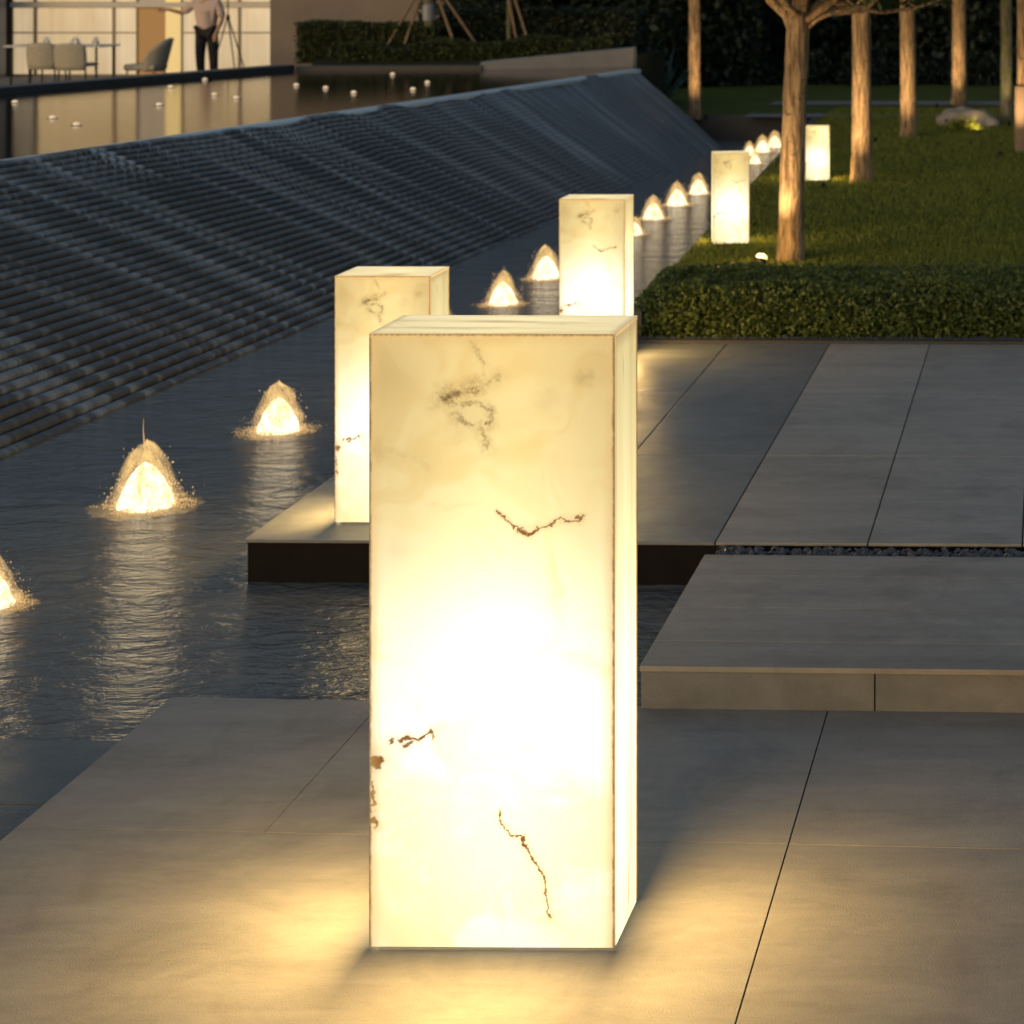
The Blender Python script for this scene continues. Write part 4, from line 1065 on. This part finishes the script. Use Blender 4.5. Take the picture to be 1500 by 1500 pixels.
# lounge chair, side on, facing left
b = P(220, 0, 36.0); lc = thing('lounge_chair', 'rounded beige lounge chair seen side on, facing left', 'chair', (b.x, 36.0, FZ))
vs, fs_ = [], []
for i in range(13):
    a = -math.pi*0.5 + math.pi*i/12          # wraps round the back (+x)
    for j in range(7):
        q = j/6; lean = 0.16*q; hh = 0.30 + q*(0.20+0.38*max(0.0, math.cos(a))**0.7)
        vs.append(((0.24+lean)*math.cos(a)*1.0+0.0, (0.30+0.02*q)*math.sin(a), hh))
for i in range(12):
    for j in range(6): fs_.append((i*7+j, i*7+7+j, i*7+8+j, i*7+j+1))
o = mesh_obj('shell_back', vs, fs_, M['chair'], lc, True); md = o.modifiers.new('s', 'SOLIDIFY'); md.thickness = 0.04
mb = MB(); mb.box((-0.36,-0.28,0.32),(0.2,0.28,0.43)); mb.build('seat', M['chair'], lc, bevel=0.04)
for sx in (-0.30, 0.16):
    for sy in (-0.22, 0.22): mb = MB(); mb.tube([(sx,sy,0.33),(sx*1.15,sy*1.1,0)], [0.016,0.010], 8); mb.build('leg', M['stake'], lc)
# tripod stand
b = P(338, 0, 36.4); tp = thing('tripod_stand', 'thin legged tripod stand beside the person', 'stand', (b.x-0.05, 36.4, FZ))
for ex, ey in ((0.42,-0.05),(-0.30,-0.2),(0.0,0.4)): mb = MB(); mb.tube([(0,0,1.25),(ex,ey,0)], [0.014,0.010], 8); mb.build('leg', M['darkmetal'], tp)
mb = MB(); mb.tube([(0,0,1.2),(0,0,1.6)], 0.012, 8); mb.lathe([(0.03,1.18),(0.04,1.22),(0.03,1.28)], 10); mb.build('mast', M['darkmetal'], tp)

# person: pale pink top, dark trousers
def skinned(name, verts, edges, radii, mat, parent, lvl=2, root=0):
    me = bpy.data.meshes.new(name); me.from_pydata(verts, edges, []); me.update(); me.materials.append(mat)
    o = bpy.data.objects.new(name, me); C.objects.link(o); o.parent = parent
    o.modifiers.new('skin', 'SKIN')
    for i, v in enumerate(me.skin_vertices[0].data):
        r = radii[i]; v.radius = r if isinstance(r, tuple) else (r, r); v.use_root = (i == root)
    s_ = o.modifiers.new('sub', 'SUBSURF'); s_.levels = lvl; s_.render_levels = lvl
    me.polygons.foreach_set('use_smooth', [True]*len(me.polygons)); o.modifiers['skin'].use_smooth_shade = True
    return o
b = P(303, 0, 36.6); pe = thing('person', 'person in pale pink top and dark trousers standing by the glazing, arm out', 'person', (b.x, 36.6, FZ)); pe.scale = (1.07,1.07,1.07)
J = dict(pel=(0,0,0.96), wai=(0,0,1.10), che=(-0.01,0,1.30), nec=(-0.01,0,1.46), hd0=(-0.02,-0.02,1.55), hd1=(-0.03,-0.03,1.66), hd2=(-0.03,-0.02,1.74),
 lh=(-0.09,0,0.92), lk=(-0.10,-0.03,0.50), la=(-0.10,0.02,0.09), lt=(-0.11,-0.14,0.035), rh=(0.09,0,0.92), rk=(0.11,0.0,0.50), ra=(0.11,0.04,0.09), rt=(0.12,-0.12,0.035),
 ls=(-0.19,0,1.40), le=(-0.38,-0.06,1.22), lw=(-0.56,-0.14,1.28), lhn=(-0.63,-0.17,1.29), rs=(0.18,0,1.40), re=(0.27,-0.02,1.13), rw=(0.24,-0.16,0.93), rhn=(0.23,-0.21,0.86))
R = dict(pel=(.15,.11), wai=(.13,.10), che=(.155,.11), nec=(.055,.055), hd0=(.062,.075), hd1=(.078,.098), hd2=(.055,.07), lh=.088, lk=.058, la=.04, lt=.036, rh=.088, rk=.058, ra=.04, rt=.036,
 ls=.058, le=.042, lw=.029, lhn=(.036,.018), rs=.058, re=.042, rw=.029, rhn=(.036,.018))
E = [('pel','wai'),('wai','che'),('che','nec'),('nec','hd0'),('hd0','hd1'),('hd1','hd2'),('pel','lh'),('lh','lk'),('lk','la'),('la','lt'),('pel','rh'),('rh','rk'),('rk','ra'),('ra','rt'),
 ('che','ls'),('ls','le'),('le','lw'),('lw','lhn'),('che','rs'),('rs','re'),('re','rw'),('rw','rhn')]
# fingers grow from each hand
for hnd, d0, side in (('lhn', Vector((-.9,-.25,-.1)), Vector((0,.2,1))), ('rhn', Vector((-.05,-.35,-.9)), Vector((1,.1,0)))):
    d0 = d0.normalized(); base = Vector(J[hnd])
    for fi in range(5):
        off = (fi-1.5)*0.017 if fi < 4 else -0.045; ln = (0.06,0.075,0.07,0.055,0.045)[fi]
        a = base + side.normalized()*off*0.8 + d0*(0.035 if fi < 4 else 0.0); bb = a + d0*ln*0.55 + Vector((0,-.004,-.004)); cc = bb + d0*ln*0.45 + Vector((0,-.010,-.010))
        for nm, pt, rd in (('a',a,.009),('b',bb,.008),('c',cc,.0065)): J[f'{hnd}{fi}{nm}'] = tuple(pt); R[f'{hnd}{fi}{nm}'] = rd
        E += [(hnd, f'{hnd}{fi}a'), (f'{hnd}{fi}a', f'{hnd}{fi}b'), (f'{hnd}{fi}b', f'{hnd}{fi}c')]
ks = list(J)
skinned('body', [J[k_] for k_ in ks], [(ks.index(a), ks.index(c)) for a, c in E], [R[k_] for k_ in ks], M['skin'], pe)
def sub(names, grow, mat, nm, drop=(), loose=1.0):
    vs_ = [J[k_] for k_ in names]; ed = [(names.index(a), names.index(c)) for a, c in E if a in names and c in names]
    rd = [tuple(x*loose+grow for x in (R[k_] if isinstance(R[k_], tuple) else (R[k_],)*2)) for k_ in names]
    return skinned(nm, vs_, ed, rd, mat, pe)
sub(['wai','pel','che','ls','le','rs','re'], 0.022, M['pinkfabric'], 'shirt', loose=1.12)
R['pel'] = (.115,.095)
sub(['pel','lh','lk','la','rh','rk','ra'], 0.018, M['darkfabric'], 'trousers', loose=1.08)
skinned('hair', [(-0.03,0.02,1.68),(-0.03,0.02,1.76),(-0.03,0.05,1.62)], [(0,1),(0,2)], [(.088,.09),(.06,.07),(.06,.05)], M['hair'], pe)
for sx, sy in ((-0.11,-0.08),(0.12,-0.06)):
    mb = MB(); mb.box((sx-0.045,sy-0.11,0.0),(sx+0.045,sy+0.15,0.075)); mb.build('shoe', M['darkmetal'], pe, bevel=0.03)
for sx in (-0.062, 0.002): mb = MB(); mb.lathe([(0.002,-.008),(0.009,0),(0.002,.008)], 8, (sx,-0.118,1.665)); mb.build('eye', M['hair'], pe)

# ------------------------------------------------------------------ light
w = bpy.data.worlds.new('World'); sc.world = w; w.use_nodes = True
nt = w.node_tree; nt.nodes.clear()
sky = nt.nodes.new('ShaderNodeTexSky'); sky.sky_type = 'NISHITA'; sky.sun_disc = False
SUN_E, SUN_R = math.radians(8), math.radians(215)
sky.sun_elevation = SUN_E; sky.sun_rotation = SUN_R; sky.altitude = 100; sky.dust_density = 2.5; sky.ozone_density = 1.2
bg = nt.nodes.new('ShaderNodeBackground'); bg.inputs[1].default_value = 0.15
wo_ = nt.nodes.new('ShaderNodeOutputWorld'); nt.links.new(sky.outputs[0], bg.inputs[0]); nt.links.new(bg.outputs[0], wo_.inputs[0])
sl = bpy.data.lights.new('Sun', 'SUN'); sl.energy = 0.02; sl.angle = math.radians(12); sl.color = (1, 0.86, 0.72)
so = bpy.data.objects.new('Sun', sl); C.objects.link(so)
d = Vector((math.sin(SUN_R)*math.cos(SUN_E), math.cos(SUN_R)*math.cos(SUN_E), math.sin(SUN_E)))
so.rotation_euler = (-d).to_track_quat('-Z', 'Y').to_euler()

# ------------------------------------------------------------------ camera
cd = bpy.data.cameras.new('Camera'); cam = bpy.data.objects.new('Camera', cd); C.objects.link(cam)
cam.location = (0, 0, H); cam.rotation_euler = (math.pi/2, 0, 0)
cd.sensor_width = 36; cd.sensor_fit = 'HORIZONTAL'; cd.lens = F/1500*36
cd.shift_x = -(VX-750)/1500; cd.shift_y = -(750-VY)/1500
cd.clip_start = 0.05; cd.clip_end = 1000
cd.dof.use_dof = True; cd.dof.focus_distance = 5.6; cd.dof.aperture_fstop = 6.5
sc.camera = cam
sc.render.engine = 'CYCLES'
sc.cycles.use_denoising = True
try: sc.cycles.denoiser = 'OPENIMAGEDENOISE'
except Exception: pass
sc.cycles.max_bounces = 6; sc.cycles.diffuse_bounces = 3; sc.cycles.glossy_bounces = 3; sc.cycles.transparent_max_bounces = 12
sc.cycles.sample_clamp_indirect = 4.0; sc.cycles.caustics_reflective = False; sc.cycles.caustics_refractive = False
sc.view_settings.view_transform = 'Standard'; sc.view_settings.look = 'None'
sc.view_settings.exposure = 0.0; sc.view_settings.gamma = 1.0; sc.view_settings.use_curve_mapping = False
